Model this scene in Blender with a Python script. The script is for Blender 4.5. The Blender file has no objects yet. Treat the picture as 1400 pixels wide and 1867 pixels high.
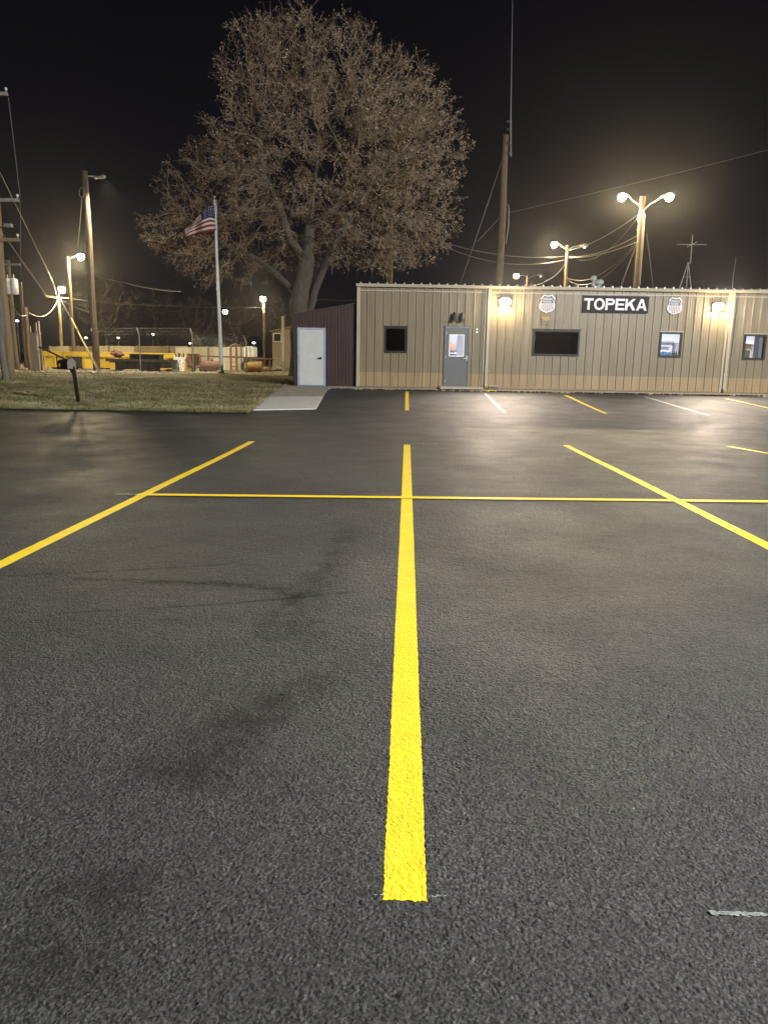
import bpy, math, random
import numpy as np
from mathutils import Vector, Matrix, noise
from mathutils.kdtree import KDTree

random.seed(7)
S = bpy.context.scene
COL = S.collection
R = math.radians

# ------------------------------------------------------------------ camera
F = 1350.0
CX, CY = 700.0, 933.5
YAW, PITCH, ROLL = R(1.58), math.atan(278.5 / F), 0.0172
CAM = Vector((0, 0, 1.3))
fwd = Vector((-math.sin(YAW) * math.cos(PITCH), math.cos(YAW) * math.cos(PITCH), -math.sin(PITCH)))
r0 = Vector((math.cos(YAW), math.sin(YAW), 0))
u0 = r0.cross(fwd)
right = r0 * math.cos(ROLL) + u0 * math.sin(ROLL)
up = u0 * math.cos(ROLL) - r0 * math.sin(ROLL)
cd = bpy.data.cameras.new('camera')
cam = bpy.data.objects.new('camera', cd)
COL.objects.link(cam)
cam.matrix_world = Matrix(((right.x, up.x, -fwd.x, CAM.x), (right.y, up.y, -fwd.y, CAM.y),
                           (right.z, up.z, -fwd.z, CAM.z), (0, 0, 0, 1)))
cd.sensor_fit = 'VERTICAL'
cd.sensor_height = 36
cd.lens = F / 1867 * 36
cd.clip_start = 0.05
cd.clip_end = 3000
S.camera = cam


def ray(px, py):
    return (fwd + right * ((px - CX) / F) + up * (-(py - CY) / F)).normalized()


def at(px, py, Y):
    d = ray(px, py)
    return CAM + d * (Y / d.y)


# ------------------------------------------------------------------ terrain
TP = [(-300, .3), (-60, .3), (-30, .2), (-10, .089), (0, 0), (8, -.071), (12.5, -.112), (16, -.115), (19.5, -.045),
      (22, .06), (25, .215), (27, .26), (32, .29), (45, .30), (100, .3), (900, .3)]


def hA(y):
    n = len(TP)
    if y <= TP[0][0]: return TP[0][1]
    if y >= TP[-1][0]: return TP[-1][1]
    for i in range(n - 1):
        if y <= TP[i + 1][0]:
            break
    def sl(j):
        if j <= 0 or j >= n - 1: return 0.0
        a = (TP[j][1] - TP[j - 1][1]) / (TP[j][0] - TP[j - 1][0])
        b = (TP[j + 1][1] - TP[j][1]) / (TP[j + 1][0] - TP[j][0])
        return 0.0 if a * b < 0 else .5 * (a + b) if min(abs(a), abs(b)) * 3 > .5 * abs(a + b) else math.copysign(min(abs(a), abs(b)) * 3, a)
    (x0, y0), (x1, y1) = TP[i], TP[i + 1]
    h = x1 - x0
    t = (y - x0) / h
    return ((1 + 2 * t) * (1 - t) ** 2 * y0 + t * (1 - t) ** 2 * h * sl(i) + t * t * (3 - 2 * t) * y1 + t * t * (t - 1) * h * sl(i + 1))


def sstep(a, b, x):
    t = min(1, max(0, (x - a) / (b - a)))
    return t * t * (3 - 2 * t)


def terr(x, y):
    b = (1 - sstep(9, 18, y)) * sstep(-25, -8, y)
    return hA(y) + .01 * max(-12, min(12, x)) * b


def ground(px, py):
    d = ray(px, py)
    t, st = .5, .25
    while t < 600:
        p = CAM + d * t
        if p.z < terr(p.x, p.y):
            a, b = t - st, t
            for _ in range(30):
                m = (a + b) / 2
                p = CAM + d * m
                if p.z < terr(p.x, p.y): b = m
                else: a = m
            return CAM + d * b
        t += st
    return CAM + d * 600


def foot(p):
    return Vector((p.x, p.y, terr(p.x, p.y)))


# ------------------------------------------------------------------ materials
MATS = {}


def nt(name):
    m = bpy.data.materials.new(name)
    m.use_nodes = True
    n, l = m.node_tree.nodes, m.node_tree.links
    return m, n, l, n['Principled BSDF']


def mat(name, col, rough=.6, metal=0, var=.12, scale=4.0, bump=0.0, bscale=60, spec=.5, stretch=(1, 1, 1), col2=None, c2pos=(.45, .7)):
    """painted / plain surface: noise-varied colour, optional second colour blotches, bump"""
    if name in MATS: return MATS[name]
    m, n, l, b = nt(name)
    tc = n.new('ShaderNodeTexCoord')
    mp = n.new('ShaderNodeMapping')
    mp.inputs['Scale'].default_value = stretch
    l.new(tc.outputs['Object'], mp.inputs[0])
    no = n.new('ShaderNodeTexNoise')
    no.inputs['Scale'].default_value = scale
    no.inputs['Detail'].default_value = 5
    l.new(mp.outputs[0], no.inputs['Vector'])
    rp = n.new('ShaderNodeValToRGB')
    rp.color_ramp.elements[0].position = .3
    rp.color_ramp.elements[1].position = .7
    c = col
    rp.color_ramp.elements[0].color = (c[0] * (1 - var), c[1] * (1 - var), c[2] * (1 - var), 1)
    rp.color_ramp.elements[1].color = (c[0] * (1 + var), c[1] * (1 + var), c[2] * (1 + var), 1)
    l.new(no.outputs['Fac'], rp.inputs[0])
    out = rp.outputs[0]
    if col2:
        n2 = n.new('ShaderNodeTexNoise')
        n2.inputs['Scale'].default_value = scale * .7
        n2.inputs['Detail'].default_value = 8
        n2.inputs['Roughness'].default_value = .7
        l.new(mp.outputs[0], n2.inputs['Vector'])
        r2 = n.new('ShaderNodeValToRGB')
        r2.color_ramp.elements[0].position, r2.color_ramp.elements[1].position = c2pos
        l.new(n2.outputs['Fac'], r2.inputs[0])
        mx = n.new('ShaderNodeMix')
        mx.data_type = 'RGBA'
        l.new(r2.outputs[0], mx.inputs[0])
        l.new(out, mx.inputs[6])
        mx.inputs[7].default_value = (*col2, 1)
        out = mx.outputs[2]
    l.new(out, b.inputs['Base Color'])
    b.inputs['Roughness'].default_value = rough
    b.inputs['Metallic'].default_value = metal
    b.inputs['Specular IOR Level'].default_value = spec
    if bump:
        n3 = n.new('ShaderNodeTexNoise')
        n3.inputs['Scale'].default_value = bscale
        n3.inputs['Detail'].default_value = 4
        l.new(mp.outputs[0], n3.inputs['Vector'])
        bp = n.new('ShaderNodeBump')
        bp.inputs['Strength'].default_value = bump
        bp.inputs['Distance'].default_value = .02
        l.new(n3.outputs['Fac'], bp.inputs['Height'])
        l.new(bp.outputs[0], b.inputs['Normal'])
    MATS[name] = m
    return m


def emis(name, col, strength):
    m, n, l, b = nt(name)
    b.inputs['Base Color'].default_value = (*col, 1)
    b.inputs['Emission Color'].default_value = (*col, 1)
    b.inputs['Emission Strength'].default_value = strength
    m.cycles.emission_sampling = 'NONE'
    return m


def glass_mat(name, tint=(.9, .92, .92), refl=1.0):
    m, n, l, b = nt(name)
    n.remove(b)
    o = n['Material Output']
    t = n.new('ShaderNodeBsdfTransparent')
    t.inputs[0].default_value = (*tint, 1)
    g = n.new('ShaderNodeBsdfGlossy')
    g.inputs['Roughness'].default_value = .03
    fr = n.new('ShaderNodeFresnel')
    fr.inputs[0].default_value = 1.5
    ml = n.new('ShaderNodeMath')
    ml.operation = 'MULTIPLY'
    ml.inputs[1].default_value = refl
    l.new(fr.outputs[0], ml.inputs[0])
    mx = n.new('ShaderNodeMixShader')
    l.new(ml.outputs[0], mx.inputs[0])
    l.new(t.outputs[0], mx.inputs[1])
    l.new(g.outputs[0], mx.inputs[2])
    l.new(mx.outputs[0], o.inputs[0])
    return m


def asphalt_mat():
    m, n, l, b = nt('asphalt')
    tc = n.new('ShaderNodeTexCoord')
    P = tc.outputs['Object']
    def nz(s, d=4, r=.5, vec=P):
        x = n.new('ShaderNodeTexNoise')
        x.inputs['Scale'].default_value = s
        x.inputs['Detail'].default_value = d
        x.inputs['Roughness'].default_value = r
        l.new(vec, x.inputs['Vector'])
        return x.outputs['Fac']
    def ramp(v, p0, p1, c0, c1):
        x = n.new('ShaderNodeValToRGB')
        x.color_ramp.elements[0].position, x.color_ramp.elements[1].position = p0, p1
        x.color_ramp.elements[0].color = (c0, c0, c0, 1) if not isinstance(c0, tuple) else (*c0, 1)
        x.color_ramp.elements[1].color = (c1, c1, c1, 1) if not isinstance(c1, tuple) else (*c1, 1)
        l.new(v, x.inputs[0])
        return x.outputs[0]
    def mul(a, c, op='MULTIPLY', f=1.0):
        x = n.new('ShaderNodeMix')
        x.data_type = 'RGBA'
        x.blend_type = op
        x.inputs[0].default_value = f
        l.new(a, x.inputs[6])
        l.new(c, x.inputs[7])
        return x.outputs[2]
    vo = n.new('ShaderNodeTexVoronoi')
    vo.inputs['Scale'].default_value = 175
    l.new(P, vo.inputs['Vector'])
    sep = n.new('ShaderNodeSeparateColor')
    l.new(vo.outputs['Color'], sep.inputs[0])
    stones = ramp(sep.outputs[0], .36, 1.0, (.0105, .011, .0112), (.088, .0895, .088))
    mp = n.new('ShaderNodeMapping')
    mp.inputs['Scale'].default_value = (.18, 1.3, 1)
    mp.inputs['Rotation'].default_value = (0, 0, .12)
    l.new(P, mp.inputs[0])
    streak = ramp(nz(.8, 6, .6, mp.outputs[0]), .3, .62, .72, 1.06)
    patch = ramp(nz(.42, 5, .62), .36, .58, .52, 1.02)
    fine = ramp(nz(28, 4, .65), .3, .7, .78, 1.2)
    c = mul(mul(mul(stones, streak), patch), fine)
    l.new(c, b.inputs['Base Color'])
    b.inputs['Specular IOR Level'].default_value = .5
    rr = ramp(nz(1.2, 6, .65), .3, .7, .5, .68)
    l.new(rr, b.inputs['Roughness'])
    # aggregate relief: stones and open voids between them
    v2 = n.new('ShaderNodeTexVoronoi')
    v2.inputs['Scale'].default_value = 95
    l.new(P, v2.inputs['Vector'])
    h1 = ramp(v2.outputs['Distance'], .1, .75, 1.0, 0.0)
    h2 = ramp(nz(52, 6, .7), .36, .62, 0.0, 1.0)
    h3 = ramp(nz(17, 4, .6), .3, .6, 0.0, 1.0)
    hh = mul(mul(h1, h2, 'ADD'), h3, 'ADD')
    bp = n.new('ShaderNodeBump')
    bp.inputs['Strength'].default_value = 1.0
    bp.inputs['Distance'].default_value = .005
    l.new(hh, bp.inputs['Height'])
    l.new(bp.outputs[0], b.inputs['Normal'])
    return m


def paint_mat(name, col, dark):
    """road paint on rough asphalt with pits where the dark binder shows"""
    m, n, l, b = nt(name)
    tc = n.new('ShaderNodeTexCoord')
    P = tc.outputs['Object']
    no = n.new('ShaderNodeTexNoise')
    no.inputs['Scale'].default_value = 75
    no.inputs['Detail'].default_value = 5
    no.inputs['Roughness'].default_value = .7
    l.new(P, no.inputs['Vector'])
    rp = n.new('ShaderNodeValToRGB')
    rp.color_ramp.elements[0].position, rp.color_ramp.elements[1].position = .31, .40
    rp.color_ramp.elements[0].color = (*dark, 1)
    rp.color_ramp.elements[1].color = (*col, 1)
    l.new(no.outputs['Fac'], rp.inputs[0])
    n2 = n.new('ShaderNodeTexNoise')
    n2.inputs['Scale'].default_value = 6
    n2.inputs['Detail'].default_value = 4
    l.new(P, n2.inputs['Vector'])
    r2 = n.new('ShaderNodeValToRGB')
    r2.color_ramp.elements[0].color = (.74, .74, .76, 1)
    r2.color_ramp.elements[1].color = (1.1, 1.1, 1.1, 1)
    l.new(n2.outputs['Fac'], r2.inputs[0])
    mx = n.new('ShaderNodeMix')
    mx.data_type = 'RGBA'
    mx.blend_type = 'MULTIPLY'
    mx.inputs[0].default_value = 1
    l.new(rp.outputs[0], mx.inputs[6])
    l.new(r2.outputs[0], mx.inputs[7])
    l.new(mx.outputs[2], b.inputs['Base Color'])
    b.inputs['Roughness'].default_value = .55
    bp = n.new('ShaderNodeBump')
    bp.inputs['Strength'].default_value = .5
    bp.inputs['Distance'].default_value = .004
    l.new(no.outputs['Fac'], bp.inputs['Height'])
    l.new(bp.outputs[0], b.inputs['Normal'])
    return m


def siding_mat(name, col, low, zsplit):
    """coated steel; below zsplit the sheets take the paler low colour"""
    m, n, l, b = nt(name)
    tc = n.new('ShaderNodeTexCoord')
    P = tc.outputs['Object']
    sp = n.new('ShaderNodeSeparateXYZ')
    l.new(P, sp.inputs[0])
    no = n.new('ShaderNodeTexNoise')
    no.inputs['Scale'].default_value = 1.1
    no.inputs['Detail'].default_value = 6
    mp = n.new('ShaderNodeMapping')
    mp.inputs['Scale'].default_value = (2.5, 1, .35)
    l.new(P, mp.inputs[0])
    l.new(mp.outputs[0], no.inputs['Vector'])
    rp = n.new('ShaderNodeValToRGB')
    rp.color_ramp.elements[0].position, rp.color_ramp.elements[1].position = .3, .7
    rp.color_ramp.elements[0].color = (.86, .86, .85, 1)
    rp.color_ramp.elements[1].color = (1.1, 1.1, 1.1, 1)
    l.new(no.outputs['Fac'], rp.inputs[0])
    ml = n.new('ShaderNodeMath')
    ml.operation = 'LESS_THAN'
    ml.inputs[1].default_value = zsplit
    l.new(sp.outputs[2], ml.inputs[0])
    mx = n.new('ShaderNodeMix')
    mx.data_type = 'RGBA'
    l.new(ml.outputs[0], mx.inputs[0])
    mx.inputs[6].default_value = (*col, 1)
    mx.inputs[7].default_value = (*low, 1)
    m2 = n.new('ShaderNodeMix')
    m2.data_type = 'RGBA'
    m2.blend_type = 'MULTIPLY'
    m2.inputs[0].default_value = 1
    l.new(mx.outputs[2], m2.inputs[6])
    l.new(rp.outputs[0], m2.inputs[7])
    n5 = n.new('ShaderNodeTexNoise')
    n5.inputs['Scale'].default_value = 2.6
    n5.inputs['Detail'].default_value = 7
    n5.inputs['Roughness'].default_value = .7
    mp5 = n.new('ShaderNodeMapping')
    mp5.inputs['Scale'].default_value = (1.6, 1, .22)
    l.new(P, mp5.inputs[0])
    l.new(mp5.outputs[0], n5.inputs['Vector'])
    r5 = n.new('ShaderNodeValToRGB')
    r5.color_ramp.elements[0].position, r5.color_ramp.elements[1].position = .50, .72
    r5.color_ramp.elements[0].color = (0, 0, 0, 1)
    r5.color_ramp.elements[1].color = (.55, .55, .55, 1)
    l.new(n5.outputs['Fac'], r5.inputs[0])
    m5 = n.new('ShaderNodeMix')
    m5.data_type = 'RGBA'
    l.new(r5.outputs[0], m5.inputs[0])
    l.new(m2.outputs[2], m5.inputs[6])
    m5.inputs[7].default_value = (.13, .095, .06, 1)
    l.new(m5.outputs[2], b.inputs['Base Color'])
    b.inputs['Roughness'].default_value = .42
    n4 = n.new('ShaderNodeTexNoise')
    n4.inputs['Scale'].default_value = 2.2
    l.new(mp.outputs[0], n4.inputs['Vector'])
    bp = n.new('ShaderNodeBump')
    bp.inputs['Strength'].default_value = .25
    bp.inputs['Distance'].default_value = .02
    l.new(n4.outputs['Fac'], bp.inputs['Height'])
    l.new(bp.outputs[0], b.inputs['Normal'])
    return m


def grass_mat(name, a, c, d):
    m, n, l, b = nt(name)
    tc = n.new('ShaderNodeTexCoord')
    P = tc.outputs['Object']
    no = n.new('ShaderNodeTexNoise')
    no.inputs['Scale'].default_value = .9
    no.inputs['Detail'].default_value = 8
    no.inputs['Roughness'].default_value = .7
    l.new(P, no.inputs['Vector'])
    rp = n.new('ShaderNodeValToRGB')
    e = rp.color_ramp.elements
    e[0].position, e[1].position = .32, .66
    e[0].color, e[1].color = (*a, 1), (*d, 1)
    k = e.new(.5)
    k.color = (*c, 1)
    l.new(no.outputs['Fac'], rp.inputs[0])
    l.new(rp.outputs[0], b.inputs['Base Color'])
    b.inputs['Roughness'].default_value = .8
    b.inputs['Specular IOR Level'].default_value = .15
    n3 = n.new('ShaderNodeTexNoise')
    n3.inputs['Scale'].default_value = 22
    n3.inputs['Detail'].default_value = 5
    l.new(P, n3.inputs['Vector'])
    bp = n.new('ShaderNodeBump')
    bp.inputs['Strength'].default_value = .7
    bp.inputs['Distance'].default_value = .05
    l.new(n3.outputs['Fac'], bp.inputs['Height'])
    l.new(bp.outputs[0], b.inputs['Normal'])
    return m


M_ASPH = asphalt_mat()
M_YEL = paint_mat('yellow_road_paint', (.80, .57, .012), (.26, .155, .006))
M_WHT = paint_mat('white_road_paint', (.52, .50, .42), (.17, .16, .14))
M_CHALK = paint_mat('chalk', (.33, .37, .34), (.16, .17, .16))
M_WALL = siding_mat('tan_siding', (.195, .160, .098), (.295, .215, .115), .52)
M_TRIM = mat('tan_trim', (.36, .32, .23), .45, var=.08, scale=2)
M_ROOF = mat('roof_steel', (.4, .39, .36), .4, metal=.3, var=.1)
M_MAROON = mat('maroon_siding', (.048, .027, .024), .45, var=.15, scale=2)
M_WDOOR = mat('white_door', (.50, .51, .48), .5, var=.06, scale=3, col2=(.40, .40, .37), c2pos=(.6, .75))
M_BLUE = mat('blue_tape', (.12, .2, .42), .6, var=.15)
M_GDOOR = mat('grey_door', (.105, .110, .112), .45, var=.05)
M_BLACKM = mat('dark_metal', (.010, .010, .011), .55, var=.2, spec=.3)
M_BRONZE = mat('dark_bronze_frame', (.014, .012, .011), .5, var=.1, spec=.3)
M_GALV = mat('galvanised', (.42, .43, .43), .42, metal=.6, var=.15, scale=9)
M_CHROME = mat('brushed_steel', (.6, .6, .6), .28, metal=1, var=.05)
M_CONC = mat('concrete', (.40, .36, .29), .85, var=.12, scale=3, bump=.3, bscale=50, col2=(.28, .245, .19), c2pos=(.5, .75))
M_CONC2 = mat('new_concrete', (.50, .49, .44), .85, var=.08, scale=4, bump=.25, bscale=60)
M_CONC3 = mat('old_concrete', (.30, .27, .215), .88, var=.15, scale=4, bump=.3, bscale=60)
M_GLASS = glass_mat('window_glass', refl=1.0)
M_ROOM = mat('room_paint', (.74, .74, .78), .8, var=.02)
M_DARKROOM = mat('dark_room', (.012, .012, .013), .9, var=.2)
M_WOOD = mat('weathered_pole_wood', (.14, .10, .06), .85, var=.35, scale=7, stretch=(6, 6, .35), bump=.6, bscale=14, col2=(.07, .05, .032), c2pos=(.5, .7))
M_WOODP = mat('pale_pole_wood', (.27, .195, .105), .85, var=.25, scale=7, stretch=(6, 6, .35), bump=.5, bscale=14, col2=(.22, .15, .08), c2pos=(.52, .72))
M_WIRE = mat('cable', (.16, .155, .15), .5, var=.1)
M_WIREP = mat('pale_cable', (.2, .19, .17), .5, var=.1)
M_VENT = mat('vent_grey', (.36, .37, .36), .5, var=.1)
M_WHITE = mat('white_enamel', (.78, .78, .75), .4, var=.05)
M_RED = mat('flag_red', (.20, .006, .010), .8, var=.08)
M_FWHITE = mat('flag_white', (.50, .47, .43), .8, var=.05)
M_FBLUE = mat('flag_blue', (.004, .006, .055), .8, var=.1)
M_BARK = mat('bark', (.098, .086, .068), .95, var=.35, scale=5, stretch=(2.5, 2.5, .5), bump=1.0, bscale=11, col2=(.085, .075, .06), c2pos=(.45, .6))
M_TWIG = mat('twig', (.235, .178, .125), .95, var=.3, scale=2)
M_LEAF1 = mat('dry_leaf', (.36, .28, .18), .8, var=.35, scale=14, spec=.2)
M_LEAF2 = mat('dull_leaf', (.24, .17, .105), .8, var=.4, scale=14, spec=.2)
M_FARTREE = mat('far_tree', (.16, .125, .10), .95, var=.3, scale=2)
M_LAWN = grass_mat('lawn_soil', (.07, .07, .03), (.17, .15, .075), (.29, .25, .15))
M_BLADE = grass_mat('grass_blade', (.10, .12, .045), (.26, .25, .115), (.46, .40, .25))
M_DIRT = mat('yard_gravel', (.24, .195, .13), .95, var=.4, scale=2.5, bump=.7, bscale=20, col2=(.10, .08, .055), c2pos=(.45, .6))
M_GROUND = mat('field_earth', (.06, .055, .035), .95, var=.4, scale=.5, bump=.4, bscale=10)
M_YSTEEL = mat('yellow_steel', (.62, .42, .05), .55, var=.12, scale=3, col2=(.30, .19, .05), c2pos=(.62, .72))
M_RUST = mat('rusty_steel', (.16, .065, .04), .75, var=.3, scale=3, col2=(.08, .04, .03), c2pos=(.5, .65))
M_OCHRE = mat('ochre_steel', (.36, .22, .07), .6, var=.25, scale=3, col2=(.2, .1, .04), c2pos=(.55, .7))
M_ORANGE = mat('orange_steel', (.33, .15, .06), .65, var=.25, scale=4)
M_DSTEEL = mat('dark_steel', (.035, .030, .028), .6, var=.3, scale=3)
M_BOARD = mat('stained_board', (.5, .48, .43), .8, var=.2, scale=5, col2=(.06, .05, .045), c2pos=(.52, .6), stretch=(4, 4, 1))
M_FENCEW = mat('pale_fence_boards', (.42, .36, .24), .8, var=.12, scale=2, col2=(.25, .21, .15), c2pos=(.5, .7), stretch=(5, 1, .4))
M_FENCEB = mat('brown_fence_boards', (.20, .15, .10), .85, var=.2, scale=2, stretch=(5, 1, .4))
M_CREAM = mat('cream_siding', (.26, .225, .15), .7, var=.08)
M_SIGNB = mat('sign_black', (.007, .007, .0075), .6, var=.1, spec=.25)
M_SIGNW = mat('sign_white', (.72, .72, .72), .4, var=.03)
M_SHB = mat('shield_blue', (.028, .032, .085), .4, var=.1)
M_SHR = mat('shield_stripe', (.20, .13, .14), .4, var=.1)
M_SHY = mat('plate_yellow', (.40, .28, .02), .5, var=.15)
M_MBOX = mat('mailbox_face', (.17, .14, .125), .45, var=.15, scale=8)
M_ORLAB = mat('orange_box', (.42, .24, .16), .6, var=.2)
M_CASE = mat('blue_case', (.12, .28, .6), .5, var=.4, scale=14)
M_LENS = emis('lamp_lens', (1.0, .86, .52), 26)
M_LENSW = emis('wall_lamp_lens', (1.0, .84, .5), 18)
M_LENSC = emis('white_lamp_lens', (.95, .97, 1.0), 9)
M_PANEL = emis('ceiling_panel', (.93, .94, 1.0), 1.6)


# ------------------------------------------------------------------ mesh builder
class MB:
    def __init__(s):
        s.v, s.f, s.mi = [], [], []

    def add(s, vs, fs, mi=0):
        o = len(s.v)
        s.v += [tuple(p) for p in vs]
        s.f += [tuple(i + o for i in f) for f in fs]
        s.mi += [mi] * len(fs)
        return s

    def box(s, a, b, mi=0):
        x0, y0, z0 = a
        x1, y1, z1 = b
        return s.add([(x0, y0, z0), (x1, y0, z0), (x1, y1, z0), (x0, y1, z0), (x0, y0, z1), (x1, y0, z1), (x1, y1, z1), (x0, y1, z1)],
                     [(3, 2, 1, 0), (4, 5, 6, 7), (0, 1, 5, 4), (1, 2, 6, 5), (2, 3, 7, 6), (3, 0, 4, 7)], mi)

    def bar(s, p, q, w, h, upv=(0, 0, 1), mi=0):
        p, q = Vector(p), Vector(q)
        d = (q - p).normalized()
        sd = d.cross(Vector(upv))
        if sd.length < 1e-4: sd = d.cross(Vector((1, 0, 0)))
        sd.normalize()
        u = sd.cross(d)
        vs = []
        for c in (p, q):
            for a, b in ((-1, -1), (1, -1), (1, 1), (-1, 1)):
                vs.append(c + sd * (a * w / 2) + u * (b * h / 2))
        return s.add(vs, [(0, 1, 2, 3), (7, 6, 5, 4), (0, 4, 5, 1), (1, 5, 6, 2), (2, 6, 7, 3), (3, 7, 4, 0)], mi)

    def tube(s, pts, rad, n=8, cap=True, mi=0):
        pts = [Vector(p) for p in pts]
        k = len(pts)
        if not hasattr(rad, '__len__'): rad = [rad] * k
        o = len(s.v)
        prev = None
        for i, p in enumerate(pts):
            d = (pts[min(i + 1, k - 1)] - pts[max(i - 1, 0)])
            d = d.normalized() if d.length > 1e-9 else Vector((0, 0, 1))
            if prev is None:
                a = d.cross(Vector((0, 0, 1)))
                if a.length < .05: a = d.cross(Vector((1, 0, 0)))
            else:
                a = prev - d * prev.dot(d)
                if a.length < 1e-6: a = d.cross(Vector((1, 0, 0)))
            a.normalize()
            prev = a
            b = d.cross(a)
            for j in range(n):
                t = 2 * math.pi * j / n
                s.v.append(tuple(p + (a * math.cos(t) + b * math.sin(t)) * rad[i]))
        for i in range(k - 1):
            for j in range(n):
                s.f.append((o + i * n + j, o + i * n + (j + 1) % n, o + (i + 1) * n + (j + 1) % n, o + (i + 1) * n + j))
                s.mi.append(mi)
        if cap:
            s.f.append(tuple(o + j for j in range(n))[::-1]); s.mi.append(mi)
            s.f.append(tuple(o + (k - 1) * n + j for j in range(n))); s.mi.append(mi)
        return s

    def ball(s, c, r, nu=14, nv=9, mi=0, zmin=-1.0, zmax=1.0):
        rx, ry, rz = r if hasattr(r, '__len__') else (r, r, r)
        vs, fs = [], []
        t0, t1 = math.asin(max(-1, zmin)), math.asin(min(1, zmax))
        for i in range(nv + 1):
            t = t0 + (t1 - t0) * i / nv
            for j in range(nu):
                p = 2 * math.pi * j / nu
                vs.append((c[0] + rx * math.cos(t) * math.cos(p), c[1] + ry * math.cos(t) * math.sin(p), c[2] + rz * math.sin(t)))
        for i in range(nv):
            for j in range(nu):
                fs.append((i * nu + j, i * nu + (j + 1) % nu, (i + 1) * nu + (j + 1) % nu, (i + 1) * nu + j))
        fs.append(tuple(range(nu))[::-1])
        fs.append(tuple(nv * nu + j for j in range(nu)))
        return s.add(vs, fs, mi)

    def prism(s, poly, d0, d1, mi=0):
        """poly in (x,z); extruded in y from d0 to d1"""
        k = len(poly)
        vs = [(p[0], d0, p[1]) for p in poly] + [(p[0], d1, p[1]) for p in poly]
        fs = [tuple(range(k)), tuple(range(2 * k - 1, k - 1, -1))] + [(i, k + i, k + (i + 1) % k, (i + 1) % k) for i in range(k)]
        return s.add(vs, fs, mi)

    def build(s, name, m, parent=None, smooth=False, world=False):
        me = bpy.data.meshes.new(name)
        v = s.v
        if world and parent is not None:
            L = parent.location
            v = [(p[0] - L.x, p[1] - L.y, p[2] - L.z) for p in v]
        me.from_pydata(v, [], s.f)
        for x in (m if isinstance(m, (list, tuple)) else [m]):
            me.materials.append(x)
        if any(s.mi):
            me.polygons.foreach_set('material_index', s.mi)
        if smooth:
            me.polygons.foreach_set('use_smooth', [True] * len(me.polygons))
        me.update()
        o = bpy.data.objects.new(name, me)
        COL.objects.link(o)
        if parent is not None: o.parent = parent
        return o


def thing(name, label, cat, loc=(0, 0, 0), rotz=0, group=None):
    o = bpy.data.objects.new(name, None)
    o.empty_display_size = .3
    COL.objects.link(o)
    o.location = loc
    o.rotation_euler = (0, 0, rotz)
    o['label'], o['category'] = label, cat
    if group: o['group'] = group
    return o


def tag(o, label, cat, group=None):
    o['label'], o['category'] = label, cat
    if group: o['group'] = group
    return o


def struct(o, kind='structure'):
    o['kind'] = kind
    return o


def light(name, typ, loc, power, col, parent=None, radius=.12, aim=None, cone=150, blend=.5):
    d = bpy.data.lights.new(name, typ)
    d.energy = power
    d.color = col
    d.shadow_soft_size = radius
    if typ == 'SPOT':
        d.spot_size = R(cone)
        d.spot_blend = blend
    o = bpy.data.objects.new(name, d)
    COL.objects.link(o)
    o.location = Vector(loc) - (parent.location if parent else Vector())
    if parent: o.parent = parent
    if aim is not None:
        o.rotation_euler = (Vector(aim) - Vector(loc)).to_track_quat('-Z', 'Y').to_euler()
    return o


def text_mesh(txt, size, bold=0, spacing=1.0):
    c = bpy.data.curves.new('text', 'FONT')
    c.body = txt
    c.size = size
    c.offset = bold
    c.space_character = spacing
    c.align_x = 'CENTER'
    c.align_y = 'CENTER'
    o = bpy.data.objects.new('text', c)
    COL.objects.link(o)
    bpy.context.view_layer.update()
    me = bpy.data.meshes.new_from_object(o.evaluated_get(bpy.context.evaluated_depsgraph_get()))
    vs = [v.co.copy() for v in me.vertices]
    fs = [tuple(p.vertices) for p in me.polygons]
    bpy.data.objects.remove(o)
    bpy.data.curves.remove(c)
    return vs, fs


# ------------------------------------------------------------------ building frame
_d = ray(742, 706)
ZB = .32
BO = CAM + _d * ((ZB - CAM.z) / _d.z)          # foot of the facade
BU = r0.copy()                                  # along the facade
BN = Vector((-math.sin(YAW), math.cos(YAW), 0))  # into the building


def W(px, py, dd=0.0):
    d = ray(px, py)
    t = ((BO + BN * dd) - CAM).dot(BN) / d.dot(BN)
    p = CAM + d * t - BO
    return p.dot(BU), p.z


def Bw(u, d, v):
    return BO + BU * u + BN * d + Vector((0, 0, v))


# ------------------------------------------------------------------ ground
def sheet(name, m, xs, ys, dz=0.0, zf=None, kind='structure'):
    mb = MB()
    vs = [(x, y, (zf or terr)(x, y) + dz) for y in ys for x in xs]
    k = len(xs)
    fs = [(j * k + i, j * k + i + 1, (j + 1) * k + i + 1, (j + 1) * k + i) for j in range(len(ys) - 1) for i in range(k - 1)]
    mb.add(vs, fs)
    return struct(mb.build(name, m, smooth=True), kind)


def lin(a, b, n): return [a + (b - a) * i / n for i in range(n + 1)]


gys = [-250, -100, -60] + lin(-40, 60, 100) + [80, 120, 200, 350, 600, 900]
gxs = [-700, -300, -120, -60] + lin(-40, 40, 40) + [60, 120, 300, 700]
sheet('ground', M_GROUND, gxs, gys, -.06)
# asphalt up to the kerb and far to the left along the lawn
ays = lin(-40, 0, 40) + lin(.25, 26.2, 104)
sheet('parking_lot', M_ASPH, lin(-60, -14, 23) + lin(-13.5, 13.5, 54) + lin(14, 60, 23), ays)

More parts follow.
